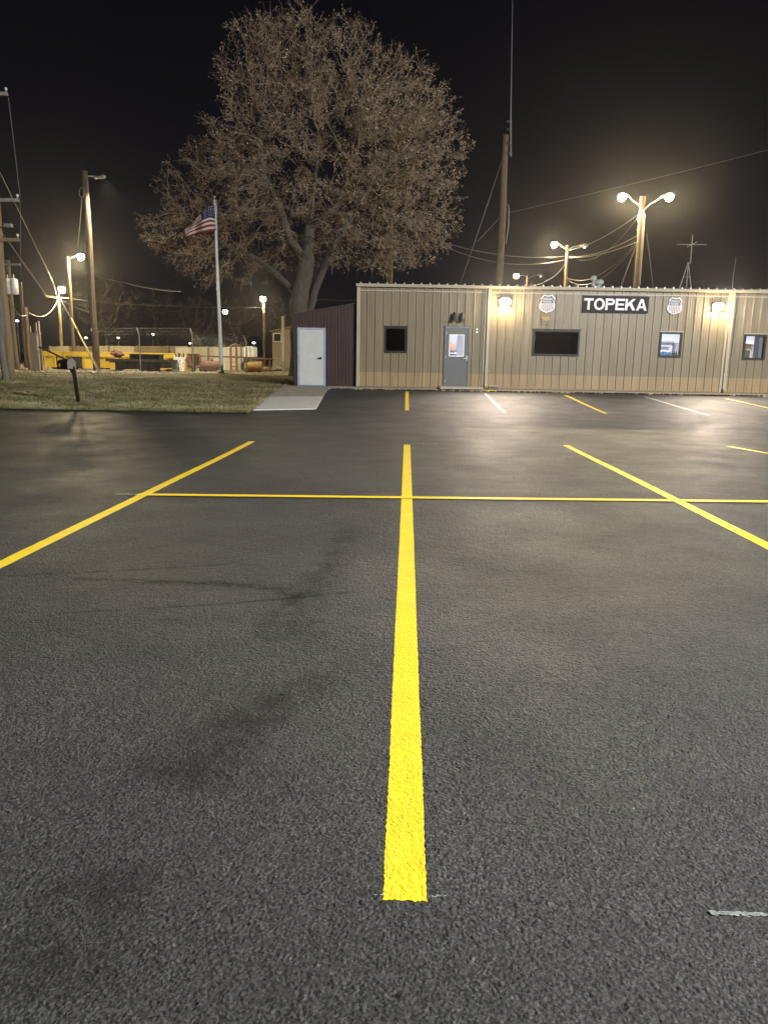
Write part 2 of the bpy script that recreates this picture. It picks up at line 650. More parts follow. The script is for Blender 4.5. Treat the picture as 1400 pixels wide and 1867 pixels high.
# ------------------------------------------------------------------ coarse aggregate close to the viewer, as real relief
def aggregate_tile(n=1024, seed=11):
    rs = np.random.RandomState(seed)
    t = np.zeros((n, n))
    for k in range(42000):
        r = 1.4 + 3.6 * rs.rand() ** 2.2
        c = rs.rand(2) * n
        top = .30 + .70 * rs.rand() ** .8
        k0 = int(r) + 1
        ii = np.arange(int(c[0]) - k0, int(c[0]) + k0 + 1)
        jj = np.arange(int(c[1]) - k0, int(c[1]) + k0 + 1)
        e = .7 + .6 * rs.rand()
        a = rs.rand() * 3.14
        dx = (ii - c[0])[:, None]
        dy = (jj - c[1])[None, :]
        u = (dx * math.cos(a) + dy * math.sin(a)) / e
        v = (-dx * math.sin(a) + dy * math.cos(a)) * e
        tl = rs.randn(2) * .16
        d = 1 - (u * u + v * v) / (r * r)
        z = np.where(d > 0, top * np.clip(d * 2.2, 0, 1) ** .6 + (u * tl[0] + v * tl[1]) / r, 0)
        ix = np.ix_(ii % n, jj % n)
        t[ix] = np.maximum(t[ix], z)
    return t


TILE = aggregate_tile()
NT_ = TILE.shape[0]


def _samp(T, x, y):
    i, j = np.floor(x).astype(int), np.floor(y).astype(int)
    fx, fy = x - i, y - j
    n = T.shape[0]
    a, b, c, d = T[i % n, j % n], T[(i + 1) % n, j % n], T[i % n, (j + 1) % n], T[(i + 1) % n, (j + 1) % n]
    return (a * (1 - fx) + b * fx) * (1 - fy) + (c * (1 - fx) + d * fx) * fy


rs_ = np.random.RandomState(3)
LOWT = rs_.rand(64, 64)


def relief(x, y):
    """height of the stones above the binder, metres"""
    s_ = 700.0
    a = _samp(TILE, x * s_, y * s_)
    b = _samp(TILE, (x * .8 - y * .6) * s_ * .83 + 311, (x * .6 + y * .8) * s_ * .83 + 57)
    lo = .5 * _samp(LOWT, x * 3.1 + 9, y * 3.1 + 5) + .3 * _samp(LOWT, x * 9 + 1, y * 9 + 8) + .2 * _samp(LOWT, x * 27 + 4, y * 27)
    w = np.clip((lo - .30) * 3.0, 0, 1)
    h = np.maximum(a, b * .9 * w)
    fd = np.clip((7.0 - y) / 3.4, 0, 1) * np.clip((y - .45) / .2, 0, 1)
    return (.0029 * h + .004 * (lo - .5)) * fd + .0022 * fd


STRIPES = []


def under_paint(x, y):
    f = np.zeros_like(x)
    for (p, q, w) in STRIPES:
        d = (q - p)
        L = d.length
        d = d / L
        al = (x - p.x) * d.x + (y - p.y) * d.y
        ac = np.abs(-(x - p.x) * d.y + (y - p.y) * d.x)
        f = np.maximum(f, ((al > -.002) & (al < L + .002) & (ac < w / 2 + .001)).astype(float))
    return f


def near_patch():
    rows = []
    yv = 1040.0                        # rows spaced like the picture lines of a 1024 px frame
    ppx = []
    y = .62
    while y < 7.0:
        ppx.append(y)
        y += max(.0026, (y * y + 1.69) / (740 * 1.3) * .62)
    ppx = np.array(ppx)
    nc = 1000
    t = np.linspace(-1, 1, nc)
    X = t[None, :] * (.55 * ppx[:, None] + .55)
    Y = np.repeat(ppx[:, None], nc, 1)
    z0 = np.array([[terr(0, v)] for v in ppx]) + .01 * X
    H = relief(X, Y)
    H = H * (1 - .6 * under_paint(X, Y))
    Z = z0 + .0012 + H
    co = np.stack([X, Y, Z], -1).reshape(-1, 3)
    nr_ = len(ppx)
    idx = np.arange(nr_ * nc).reshape(nr_, nc)
    F_ = np.stack([idx[:-1, :-1], idx[:-1, 1:], idx[1:, 1:], idx[1:, :-1]], -1).reshape(-1, 4)
    me = bpy.data.meshes.new('asphalt_surface')
    me.vertices.add(len(co))
    me.vertices.foreach_set('co', co.ravel())
    me.loops.add(F_.size)
    me.loops.foreach_set('vertex_index', F_.ravel().astype(np.int32))
    me.polygons.add(len(F_))
    me.polygons.foreach_set('loop_start', np.arange(0, F_.size, 4, dtype=np.int32))
    me.update(calc_edges=True)
    me.polygons.foreach_set('use_smooth', np.ones(len(F_), dtype=bool))
    me.materials.append(M_ASPH)
    me.update()
    o = bpy.data.objects.new('asphalt_surface', me)
    COL.objects.link(o)
    struct(o)


# ------------------------------------------------------------------ painted lines


def stripe(name, m, p, q, w, label, cat, group=None, seed=0, rag=.002, dz=.004, step=.06, cols=5):
    rnd = random.Random(seed)
    p, q = Vector((p[0], p[1])), Vector((q[0], q[1]))
    L = (q - p).length
    d = (q - p) / L
    nrm = Vector((-d.y, d.x))
    STRIPES.append((p, q, w))
    n = max(4, int(L / step))
    vs = []
    wob = [rnd.gauss(0, 1) for _ in range(n + 1)]
    wo = 0
    for i in range(n + 1):
        c = p + d * (L * i / n)
        wo = wo * .93 + wob[i] * .0004
        for j in range(cols):
            t = j / (cols - 1) - .5
            e = rnd.uniform(-rag, rag) if j in (0, cols - 1) else 0
            ee = rnd.uniform(-rag, rag) * 2.2 if i in (0, n) else 0
            x = c + nrm * (t * w + e + wo * .6) + d * ee
            hh = float(relief(np.array([x.x]), np.array([x.y]))[0]) if x.y < 7 else 0.0
            vs.append((x.x, x.y, terr(x.x, x.y) + dz + (.75 * hh if cols > 9 else .5 * hh)))
    fs = [(i * cols + j, i * cols + j + 1, (i + 1) * cols + j + 1, (i + 1) * cols + j) for i in range(n) for j in range(cols - 1)]
    o = MB().add(vs, fs).build(name, m)
    if o.data.polygons[0].normal.z < 0: o.data.flip_normals()
    return tag(o, label, cat, group)


G_NEAR = 'near row of yellow parking lines'
G_FAR = 'parking lines in front of the building'
LW = .108


def toY(a, b, Y):
    a, b = Vector((a.x, a.y)), Vector((b.x, b.y))
    t = (Y - a.y) / (b.y - a.y)
    return a + (b - a) * t


gp = ground
c0, c1 = gp(738, 1645), gp(742, 811)
YN = c0.y
stripe('parking_line', M_YEL, c0, c1, LW, 'wide yellow line running straight away from the viewer up the middle of the lot', 'parking line', G_NEAR, 1, step=.007, cols=27, dz=.0028)
STRIPES[0] = (c0.xy, c1.xy, LW)
a, b = gp(460, 805), gp(0, 1031)
stripe('parking_line', M_YEL, toY(a, b, YN), a, LW, 'yellow line slanting off to the left edge of the photo', 'parking line', G_NEAR, 2)
a, b = gp(1031, 812), gp(1400, 997)
stripe('parking_line', M_YEL, toY(a, b, YN), a, LW, 'yellow line slanting right and crossed by the thin line near its middle', 'parking line', G_NEAR, 3)
a, b = gp(1328, 814), gp(1400, 827)
stripe('parking_line', M_YEL, toY(a, b, YN), a, LW, 'short visible tip of a yellow line at the right edge of the lot', 'parking line', G_NEAR, 4)
a, b = gp(250, 902.5), gp(1400, 915.5)
stripe('cross_line', M_YEL, a, a + (b - a) * 1.6, .115, 'thin yellow line crossing the three long parking lines sideways', 'parking line', None, 5, dz=.008)
for (p, q, m, lb, sd) in (
        ((742, 748.5), (742, 714), M_YEL, 'short yellow line left of the grey door pointing straight at the building', 11),
        ((920, 752), (884, 718), M_WHT, 'white line beneath the left wall lamp, starting at the yellow kerb drain', 12),
        ((1104, 754), (1029, 720.5), M_YEL, 'yellow line below the wide dark window, slanting right', 13),
        ((1291, 757), (1174, 723.5), M_WHT, 'pale white line between the black name sign and the right wall lamp', 14)):
    stripe('parking_line', m, gp(*p), gp(*q), LW if m is M_YEL else .08, lb, 'parking line', G_FAR, sd, rag=.006)
a, b = gp(1322, 727), gp(1400, 744)
stripe('parking_line', M_YEL, a + (b - a) * 1.7, a, LW, 'pale yellow line at the right edge, near the last window', 'parking line', G_FAR, 15, rag=.006)


def chalk(pa, pb, label, seed, n=60, w=.012):
    rnd = random.Random(seed)
    A, B = gp(*pa), gp(*pb)
    mb = MB()
    d = (B - A)
    L = d.length
    d.normalize()
    sd = Vector((-d.y, d.x, 0))
    for i in range(n):
        t = rnd.random()
        c = A + d * (L * t) + sd * rnd.gauss(0, w * .5)
        s = rnd.uniform(.3, 1.0)
        k = rnd.randint(4, 6)
        vs = []
        for j in range(k):
            an = 2 * math.pi * j / k
            x = c + d * (math.cos(an) * s * w * 1.4) + sd * (math.sin(an) * s * w * .5)
            vs.append((x.x, x.y, terr(x.x, x.y) + .0085))
        mb.add(vs, [tuple(range(k))])
    return tag(mb.build('chalk_mark', M_CHALK), label, 'chalk mark', 'chalk layout marks on the asphalt')


chalk((1298, 1669), (1396, 1673), 'broad smeared chalk mark low at the right edge of the asphalt', 1, 75, .007)
chalk((681, 1636), (702, 1637), 'faint chalk tick left of the near end of the wide middle line', 2, 11, .003)
chalk((779, 1641), (821, 1636), 'faint chalk tick right of the near end of the wide middle line', 3, 14, .003)
chalk((212, 902), (252, 902.5), 'pale chalk tick at the left end of the thin crossing line', 4, 40, .02)
chalk((750, 810), (797, 810.5), 'chalk tick beside the far end of the wide middle line', 5, 40, .02)

near_patch()


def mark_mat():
    m, n, l, b = nt('dark_film')
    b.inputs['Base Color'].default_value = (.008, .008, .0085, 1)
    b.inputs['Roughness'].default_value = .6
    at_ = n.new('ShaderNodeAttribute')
    at_.attribute_name = 'mark_alpha'
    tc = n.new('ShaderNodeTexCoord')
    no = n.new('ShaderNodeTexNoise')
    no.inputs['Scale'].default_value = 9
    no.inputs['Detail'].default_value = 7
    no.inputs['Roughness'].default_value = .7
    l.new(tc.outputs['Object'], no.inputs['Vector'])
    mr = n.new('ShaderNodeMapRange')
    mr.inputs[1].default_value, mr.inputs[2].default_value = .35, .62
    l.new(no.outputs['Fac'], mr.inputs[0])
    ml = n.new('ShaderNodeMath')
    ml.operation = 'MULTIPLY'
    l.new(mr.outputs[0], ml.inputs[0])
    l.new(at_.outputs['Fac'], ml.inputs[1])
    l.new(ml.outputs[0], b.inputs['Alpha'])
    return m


M_MARK = mark_mat()  # near-black film with patchy see-through alpha


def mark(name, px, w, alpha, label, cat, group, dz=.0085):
    """dark mark on the asphalt: a sheet following picture points, fading out at its rim"""
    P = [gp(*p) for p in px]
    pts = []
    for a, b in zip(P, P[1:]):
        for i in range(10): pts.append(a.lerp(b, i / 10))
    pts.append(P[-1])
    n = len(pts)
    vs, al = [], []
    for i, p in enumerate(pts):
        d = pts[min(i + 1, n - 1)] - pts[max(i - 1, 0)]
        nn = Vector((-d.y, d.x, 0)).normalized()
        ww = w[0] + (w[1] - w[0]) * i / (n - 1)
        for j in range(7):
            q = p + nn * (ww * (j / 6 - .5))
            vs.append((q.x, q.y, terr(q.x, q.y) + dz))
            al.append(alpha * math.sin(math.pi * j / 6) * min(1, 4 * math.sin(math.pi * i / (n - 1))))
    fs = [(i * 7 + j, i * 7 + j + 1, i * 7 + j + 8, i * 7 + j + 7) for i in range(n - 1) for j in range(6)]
    o = MB().add(vs, fs).build(name, M_MARK)
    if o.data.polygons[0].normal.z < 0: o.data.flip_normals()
    at_ = o.data.attributes.new('mark_alpha', 'FLOAT', 'POINT')
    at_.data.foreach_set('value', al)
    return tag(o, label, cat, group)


G_T = 'dark streaks on the asphalt'  # thin dark see-through strips laid along the asphalt
mark('dark_streak', [(0, 1052), (140, 1047), (300, 1038), (430, 1030)], (.07, .04), .55, 'upper thin dark streak running in from the left edge of the asphalt', 'tyre mark', G_T)
mark('dark_streak', [(80, 1122), (250, 1113), (420, 1103), (560, 1090), (660, 1080)], (.03, .06), .5, 'lower thin dark streak ending beside the wide middle line', 'tyre mark', G_T)
mark('dark_streak', [(110, 1056), (260, 1062), (400, 1066), (500, 1075), (560, 1095)], (.10, .16), .5, 'broad dark streak curving down to meet the lower thin streak', 'tyre mark', G_T)
mark('blotch', [(640, 960), (600, 1040), (540, 1110), (510, 1180)], (.25, .5), .34, 'soft dark blotch trailing down from the streaks left of the middle line', 'blotch', 'soft dark blotches on the asphalt')  # broad faint dark sheets laid over the asphalt
mark('blotch', [(610, 1232), (560, 1260), (470, 1300), (380, 1370), (280, 1440)], (.22, .5), .38, 'soft dark blotch left of the middle of the wide line', 'blotch', 'soft dark blotches on the asphalt')
mark('blotch', [(230, 1560), (170, 1640), (110, 1740), (60, 1850)], (.3, .5), .34, 'soft dark blotch near the lower left corner', 'blotch', 'soft dark blotches on the asphalt')

# ------------------------------------------------------------------ lawn, path, yard
PL = [gp(461, 748.5), gp(490, 725), gp(521, 704)]      # path left edge
PR = [gp(576, 746.5), gp(590, 722), gp(599, 709.5)]    # path right edge


def lawn_right(y):
    if y <= PL[0].y: return PL[0].x
    for a, b in ((PL[0], PL[1]), (PL[1], PL[2])):
        if y <= b.y: return a.x + (b.x - a.x) * (y - a.y) / (b.y - a.y)
    return PL[2].x + .15


LY0 = gp(200, 748.5).y
FB = at(404.5, 681.5, 35.5)       # foot of the flagpole on its low mound
rng = random.Random(3)
lys = lin(LY0, 44, 70)
mb = MB()
cols = 60
edge = [0.0]
vs = []
for j, y in enumerate(lys):
    xr = lawn_right(y)
    for i in range(cols + 1):
        t = i / cols
        x = -60 + (xr + 60) * (1 - (1 - t) ** 1.7)
        yy = y
        if j == 0: yy += rng.uniform(-.22, .10)
        h = .035 + .02 * math.sin(x * 1.3 + y) * math.sin(y * .9 - x * .4)
        if j == 0: h = .002
        h += .06 * math.exp(-((x + 12.2) ** 2) / 9 - ((y - 34) ** 2) / 2.5)
        h += (FB.z - terr(FB.x, FB.y) - .035) * math.exp(-((x - FB.x) ** 2) / 14 - ((y - FB.y) ** 2) / 7)
        vs.append((x, yy, terr(x, yy) + h))
k = cols + 1
mb.add(vs, [(j * k + i, j * k + i + 1, (j + 1) * k + i + 1, (j + 1) * k + i) for j in range(len(lys) - 1) for i in range(cols)])
struct(mb.build('lawn', M_LAWN, smooth=True))
# grass blades
nr = np.random.RandomState(5)
mb = MB()
cnt = 0
while cnt < 70000:
    y = LY0 - .16 + (43 - LY0) * nr.rand() ** 1.8
    xr = lawn_right(y)
    lo = -.62 * y - 1
    x = lo + (xr + .06 - lo) * nr.rand()
    patch = math.sin(x * 1.1 + 2 * math.sin(y * .8)) * math.sin(y * 1.7 + math.sin(x * .6) * 2)
    if nr.rand() > .68 + .35 * patch: continue
    z = terr(x, y) + .02
    h = (.035 + .05 * nr.rand()) * (1.15 if y < LY0 + .4 else 1)
    an = nr.rand() * 6.283
    w = .006 + .008 * nr.rand()
    ca, sa = math.cos(an) * w, math.sin(an) * w
    lx, ly = nr.randn() * .035, nr.randn() * .035
    mb.v += [(x - ca, y - sa, z), (x + ca, y + sa, z), (x + lx, y + ly, z + h)]
    mb.f.append((cnt * 3, cnt * 3 + 1, cnt * 3 + 2))
    mb.mi.append(0)
    cnt += 1
struct(mb.build('grass', M_BLADE), 'stuff')
nr = np.random.RandomState(15)
mb = MB()
for i in range(5200):
    y = LY0 + .05 + (40 - LY0) * nr.rand() ** 1.4
    xr = lawn_right(y)
    x = xr - abs(nr.randn()) * 7.5
    z = terr(x, y) + .05 + .03 * nr.rand()
    s_ = .025 + .03 * nr.rand()
    a = nr.rand() * 6.28
    d = Vector((math.cos(a), math.sin(a), .4 * nr.randn())) * s_
    e = Vector((-math.sin(a), math.cos(a), .4 * nr.randn())) * s_ * .6
    c = Vector((x, y, z))
    mb.add([c - d, c + e, c + d, c - e], [(0, 1, 2, 3)])
struct(mb.build('fallen_leaves', mat('fallen_leaf', (.20, .13, .07), .85, var=.5, scale=9)), 'stuff')
# yard of gravel behind
sheet('yard_ground', M_DIRT, lin(-70, -2.5, 60), lin(40, 120, 60), .05)
nr = np.random.RandomState(9)
mb = MB()
for i in range(2600):      # stones and litter lying along the yard edge
    y = 37.5 + 9 * nr.rand() ** 1.5
    x = -32 + 30 * nr.rand()
    r = .02 + .09 * nr.rand() ** 4
    mb.ball((x, y, terr(x, y) + .05 + r * .2), (r * (1 + nr.rand()), r * (1 + nr.rand()), r * .6), 5, 3)
struct(mb.build('gravel', mat('pale_stone', (.33, .28, .2), .9, var=.4, scale=3)), 'stuff')


def strip3(name, m, L_, R_, dz, n=10, kind='structure', thick=.06):
    mb = MB()
    vs = []
    for i in range(n + 1):
        t = i / n
        a = L_[0].lerp(L_[1], t)
        b = R_[0].lerp(R_[1], t)
        for j in range(5):
            p = a.lerp(b, j / 4)
            vs.append((p.x, p.y, terr(p.x, p.y) + dz))
    base = len(vs)
    vs += [(v[0], v[1], v[2] - thick) for v in vs]
    fs = [(i * 5 + j, i * 5 + j + 1, i * 5 + j + 6, i * 5 + j + 5) for i in range(n) for j in range(4)]
    for i in range(n):
        fs.append((base + i * 5, i * 5, i * 5 + 5, base + i * 5 + 5))
        fs.append((i * 5 + 4, base + i * 5 + 4, base + i * 5 + 9, i * 5 + 9))
    for j in range(4):
        fs.append((base + j, base + j + 1, j + 1, j))
    return struct(mb.add(vs, fs).build(name, m), kind)


mid = (PL[1].lerp(PL[0], .0), PR[1].lerp(PR[0], .1))
strip3('path', M_CONC2, (PL[0], mid[0]), (PR[0], mid[1]), .03)
sj = BN * .02
strip3('path', M_CONC3, (mid[0] + sj, PL[2]), (mid[1] + sj, PR[2]), .03)
# slab in front of the shed door
p0, p1 = PL[2], PR[2]
sh_l = Bw(W(527, 700)[0], .35, 0)
strip3('path', M_CONC3, (PL[2] + sj, foot(sh_l)), (PR[2] + sj, foot(Bw(W(650, 700)[0], .35, 0))), .034)

# kerb walk along the building
KU0, KU1 = W(598, 710)[0], 26.0
mb = MB()
rnd = random.Random(4)
n = 120
prof = [(.30, .0), (-.80, -.045), (-.86, -.065), (-.87, -.28)]
vs = []
for i in range(n + 1):
    u = KU0 + (KU1 - KU0) * i / n
    for d, v in prof:
        p = Bw(u, d + (rnd.uniform(-.012, .012) if d < -.5 else 0), v - .004)
        vs.append(p)
fs = [(i * 4 + j, i * 4 + j + 1, i * 4 + j + 5, i * 4 + j + 4) for i in range(n) for j in range(3)]
fs.append((0, 1, 2, 3)[::-1])
struct(mb.add(vs, fs).build('kerb', M_CONC))
# dirt and weeds caught in the seam below the kerb
mb = MB()
for i in range(1500):
    u = KU0 + (18 - KU0) * rnd.random()
    cl = math.sin(u * 3.1) * math.sin(u * 1.27 + 1)
    if rnd.random() > .55 + .45 * cl: continue
    p = Bw(u, -.875 - abs(rnd.gauss(0, .03)), 0)
    z = terr(p.x, p.y)
    r = rnd.uniform(.01, .03)
    mb.ball((p.x, p.y, z + r * .4), (r * 1.6, r, r * .9), 5, 3)
struct(mb.build('dirt', mat('seam_dirt', (.022, .018, .012), .95, var=.4, scale=5)), 'stuff')
tag(MB().bar(Bw(W(882, 712)[0], -.865, -.052), Bw(W(897, 712)[0], -.865, -.052), .05, .09).build('kerb_paint', M_YEL), 'yellow painted patch on the kerb by the drain outlet', 'kerb paint')
u = W(889, 713)[0]
tag(MB().tube([Bw(u, -.93, -.11), Bw(u, -.5, -.10)], .055, 12).build('drain_pipe', M_BLACKM), 'short black drain pipe poking from under the yellow kerb patch', 'drain pipe')

# ------------------------------------------------------------------ main building
bld = thing('building', 'long low tan building with ribbed metal walls and flat eaves', 'building', BO, YAW)
UL, ULv = W(651, 705)
UR = 26.0
VT = W(653, 521)[1]            # underside of the eave trim


def rect(x0, y0, x1, y1):
    a, b = W(x0, y1), W(x1, y0)
    return (a[0], a[1], b[0], b[1])


OPEN = {
    'square': rect(701, 597, 741.5, 642),
    'wide': rect(969.5, 603, 1056.5, 647.5),
    'lit': rect(1199, 606.5, 1243, 650.5),
    'far': rect(1351.5, 610.5, 1396.5, 655),
    'door': rect(807.5, 597.5, 857, 705),
}
OPEN['door'] = (OPEN['door'][0], -.01, OPEN['door'][2], OPEN['door'][3])


def siding(u0, u1, v0, vtop, openings, pitch, prof, y0=0.0):
    """ribbed sheet facing -y; prof = list of (offset, depth) within one pitch; vtop(u)"""
    us = []
    k = 0
    u = u0
    while u < u1:
        for o, d in prof:
            if u + o <= u1: us.append((u + o, y0 - d))
        u += pitch
    us.append((u1, y0))
    br = sorted(set(e for o in openings for e in (o[0], o[2])))
    out = []
    for (a, da), (b, db) in zip(us, us[1:]):
        out.append((a, da))
        for e in br:
            if a + 1e-5 < e < b - 1e-5:
                out.append((e, da + (db - da) * (e - a) / (b - a)))
    out.append(us[-1])
    mb = MB()
    for (a, da), (b, db) in zip(out, out[1:]):
        m = (a + b) / 2
        cuts = sorted((o[1], o[3]) for o in openings if o[0] < m < o[2])
        segs, lo = [], v0
        for c0, c1 in cuts:
            if c0 > lo: segs.append((lo, c0, False))
            lo = c1
        segs.append((lo, None, True))
        for s0, s1, top in segs:
            ta = vtop(a) if top else s1
            tb = vtop(b) if top else s1
            mb.add([(a, da, s0), (b, db, s0), (b, db, tb), (a, da, ta)], [(0, 1, 2, 3)])
    return mb


PITCH_W = .2905
RIB = [(0, 0), (.022, .032), (.050, .032), (.072, 0), (.118, 0), (.126, .005), (.146, .005), (.154, 0), (.202, 0), (.210, .005), (.230, .005), (.238, 0)]
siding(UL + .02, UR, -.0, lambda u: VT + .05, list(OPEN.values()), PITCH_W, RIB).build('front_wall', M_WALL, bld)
# the other three walls, roof
mb = MB()
DEPTH = 9.0
mb.add([(UL, 0, 0), (UL, DEPTH, 0), (UL, DEPTH, VT + .3), (UL, 0, VT)], [(0, 1, 2, 3)][::-1])
mb.add([(UL, DEPTH, 0), (UR, DEPTH, 0), (UR, DEPTH, VT + .3), (UL, DEPTH, VT + .3)], [(0, 1, 2, 3)])
mb.add([(UR, 0, 0), (UR, DEPTH, 0), (UR, DEPTH, VT + .3), (UR, 0, VT)], [(0, 1, 2, 3)])
mb.build('side_wall', M_TRIM, bld)
mb = MB()
VR = W(653, 516)[1]
mb.add([(UL - .05, -.10, VR - .02), (UR, -.10, VR - .02), (UR, DEPTH, VR + .26), (UL - .05, DEPTH, VR + .26),
        (UL - .05, -.10, VR - .06), (UR, -.10, VR - .06), (UR, DEPTH, VR + .22), (UL - .05, DEPTH, VR + .22)],
       [(0, 1, 2, 3), (7, 6, 5, 4), (0, 4, 5, 1), (3, 2, 6, 7), (0, 3, 7, 4), (1, 5, 6, 2)])
u = UL + .1
while u < UR:      # standing seams, their ends show above the eave
    mb.add([(u - .03, -.11, VR - .02), (u + .03, -.11, VR - .02), (u + .012, -.11, VR + .035), (u - .012, -.11, VR + .035),
            (u - .03, DEPTH, VR + .26), (u + .03, DEPTH, VR + .26), (u + .012, DEPTH, VR + .315), (u - .012, DEPTH, VR + .315)],
           [(0, 1, 2, 3), (0, 4, 5, 1), (1, 5, 6, 2), (2, 6, 7, 3), (3, 7, 4, 0)])
    u += .305
mb.build('roof', M_ROOF, bld)
mb = MB()
VE = VT - .01
mb.add([(UL - .06, -.05, VE - .02), (UL - .06, -.115, VE - .02), (UL - .06, -.13, VE + .05), (UL - .06, -.13, VR - .05), (UL - .06, -.12, VR - .025), (UL - .06, -.02, VR - .065)] +
       [(UR, -.05, VE - .02), (UR, -.115, VE - .02), (UR, -.13, VE + .05), (UR, -.13, VR - .05), (UR, -.12, VR - .025), (UR, -.02, VR - .065)],
       [(i, i + 1, i + 7, i + 6) for i in range(5)] + [(5, 4, 3, 2, 1, 0)])
mb.build('gutter', M_TRIM, bld)
MB().box((UL - .03, -.045, 0), (UL + .085, .04, VE - .025)).build('corner_trim', M_TRIM, bld)
MB().box((UL, -.036, VE - .16), (UR, -.002 - .0, VE - .125)).build('eave_trim', M_TRIM, bld)
MB().box((UL + .09, -.039, -.004), (UR, .0, .028)).build('base_trim', mat('base_trim', (.2, .16, .1), .6, var=.2), bld)


def downspout(px):
    u = W(px, 600)[0]
    mb = MB()
    mb.box((u - .05, -.125, .12), (u + .05, -.048, VE - .03))
    mb.bar((u, -.087, .15), (u, -.26, .05), .1, .077, (0, 0, 1))
    o = mb.build('downspout', M_TRIM, bld)
    MB().box((u - .10, -.132, .62), (u + .10, -.126, .65)).build('strap', M_TRIM, o)
    MB().box((u - .14, -.041, -.0), (u - .058, -.036, VE - .03)).build('seam_trim', M_TRIM, bld)


downspout(889)
downspout(1328)


def window(key, name, lit=None):
    u0, v0, u1, v1 = OPEN[key]
    f = MB()
    w = .055
    y0, y1 = -.058, .06
    f.box((u0 - .01, y0, v0 - .01), (u0 + w, y1, v1 + .01)).box((u1 - w, y0, v0 - .01), (u1 + .01, y1, v1 + .01))
    f.box((u0 + w, y0, v0 - .01), (u1 - w, y1, v0 + w)).box((u0 + w, y0, v1 - w), (u1 - w, y1, v1 + .01))
    o = f.build(name, M_BRONZE, bld)
    MB().box((u0 + w, -.012, v0 + w), (u1 - w, -.006, v1 - w)).build('pane', M_GLASS, o)
    MB().box((u0 - .035, -.062, v1 + .012), (u1 + .035, -.001, v1 + .045)).build('head_trim', M_TRIM if lit else M_BRONZE, o)
    return o


def room(key, m, depth, wide, lo, hi):
    """interior shell behind an opening, open toward the window"""
    u0, v0, u1, v1 = OPEN[key]
    a, b = u0 - wide[0], u1 + wide[1]
    y0, y1 = .065, depth
    mb = MB()
    mb.add([(a, y1, lo), (b, y1, lo), (b, y1, hi), (a, y1, hi)], [(0, 1, 2, 3)])
    mb.add([(a, y0, lo), (a, y1, lo), (a, y1, hi), (a, y0, hi)], [(0, 1, 2, 3)])
    mb.add([(b, y0, lo), (b, y1, lo), (b, y1, hi), (b, y0, hi)], [(3, 2, 1, 0)])
    mb.add([(a, y0, lo), (b, y0, lo), (b, y1, lo), (a, y1, lo)], [(0, 1, 2, 3)])
    mb.add([(a, y0, hi), (b, y0, hi), (b, y1, hi), (a, y1, hi)], [(3, 2, 1, 0)])
    # inner lining of the front wall round the opening
    mb.add([(a, y0, lo), (u0, y0, lo), (u0, y0, hi), (a, y0, hi)], [(3, 2, 1, 0)])
    mb.add([(u1, y0, lo), (b, y0, lo), (b, y0, hi), (u1, y0, hi)], [(3, 2, 1, 0)])
    mb.add([(u0, y0, lo), (u1, y0, lo), (u1, y0, v0), (u0, y0, v0)], [(3, 2, 1, 0)])
    mb.add([(u0, y0, v1), (u1, y0, v1), (u1, y0, hi), (u0, y0, hi)], [(3, 2, 1, 0)])
    return mb.build('interior_wall', m, bld)


window('square', 'window')
room('square', M_DARKROOM, 2.5, (.3, .3), .05, 2.7)
window('wide', 'window')
room('wide', M_DARKROOM, 2.5, (.3, .3), .05, 2.7)
window('lit', 'window', True)
room('lit', M_ROOM, 2.6, (.3, 1.35), .05, 2.45)
window('far', 'window', True)
room('far', M_ROOM, 2.6, (.4, 2.0), .05, 2.45)


def inside_light(key, du, dy, v, power):
    u0, v0, u1, v1 = OPEN[key]
    p = ((u0 + u1) / 2 + du, dy, v)
    MB().box((p[0] - .55, dy - .16, v - .03), (p[0] + .55, dy + .16, v)).build('ceiling_panel', M_PANEL, bld)
    d = bpy.data.lights.new('room_light', 'AREA')
    d.shape = 'RECTANGLE'
    d.size, d.size_y = 1.1, .3
    d.energy = power
    d.color = (.94, .93, 1.0)
    o = bpy.data.objects.new('room_light', d)
    COL.objects.link(o)
    o.parent = bld
    o.location = (p[0], dy, v - .04)


inside_light('lit', .7, 1.3, 2.44, 75)
inside_light('far', .8, 1.3, 2.44, 70)
# fittings seen through the lit windows
u0, v0, u1, v1 = OPEN['lit']
mb = MB()
mb.box((u0 + .9, 2.45, 1.79), (u0 + 1.46, 2.59, 1.85)).box((u0 + .9, 2.45, 1.62), (u0 + 1.32, 2.59, 1.66))
mb.build('wall_shelf', mat('shelf_grey', (.25, .25, .27), .6), bld)
MB().box((u1 + .66, 2.25, .1), (u1 + .78, 2.55, 1.80)).build('interior_door', mat('inner_door', (.22, .22, .24), .6), bld)
MB().box((u0 - .1, .07, v0 + .02), (u1 + .1, .32, v0 + .05)).build('window_ledge', M_ROOM, bld)
mb = MB()
for i in range(3):
    x = u0 + .09 + i * .125
    mb.box((x, .10, v0 + .051), (x + .11, .26, v0 + .17 + .02 * (i % 2)))
tag(mb.build('water_case', M_CASE, None), 'blue and white shrink-wrapped bottle case on the ledge inside the lit window', 'bottle case')
o = bpy.data.objects['water_case']; o.location = BO; o.rotation_euler = (0, 0, YAW)
for i in range(4):
    x = u0 + .49 + i * .075
    b_ = MB().tube([(0, 0, 0), (0, 0, .10), (0, 0, .12), (0, 0, .16)], [.026, .026, .013, .012], 8).build('bottle', M_BLACKM)
    tag(b_, 'small dark bottle on the ledge inside the lit window beside the blue case', 'bottle', 'dark bottles on the window ledge')
    b_.location = Bw(x, .2, v0 + .051)
u0, v0, u1, v1 = OPEN['far']
mb = MB()
mb.box((u0 + 1.50, 2.2, .1), (u0 + 1.58, 2.4, 1.9)).box((u0 + 1.0, 2.2, 1.82), (u0 + 1.499, 2.4, 1.9))
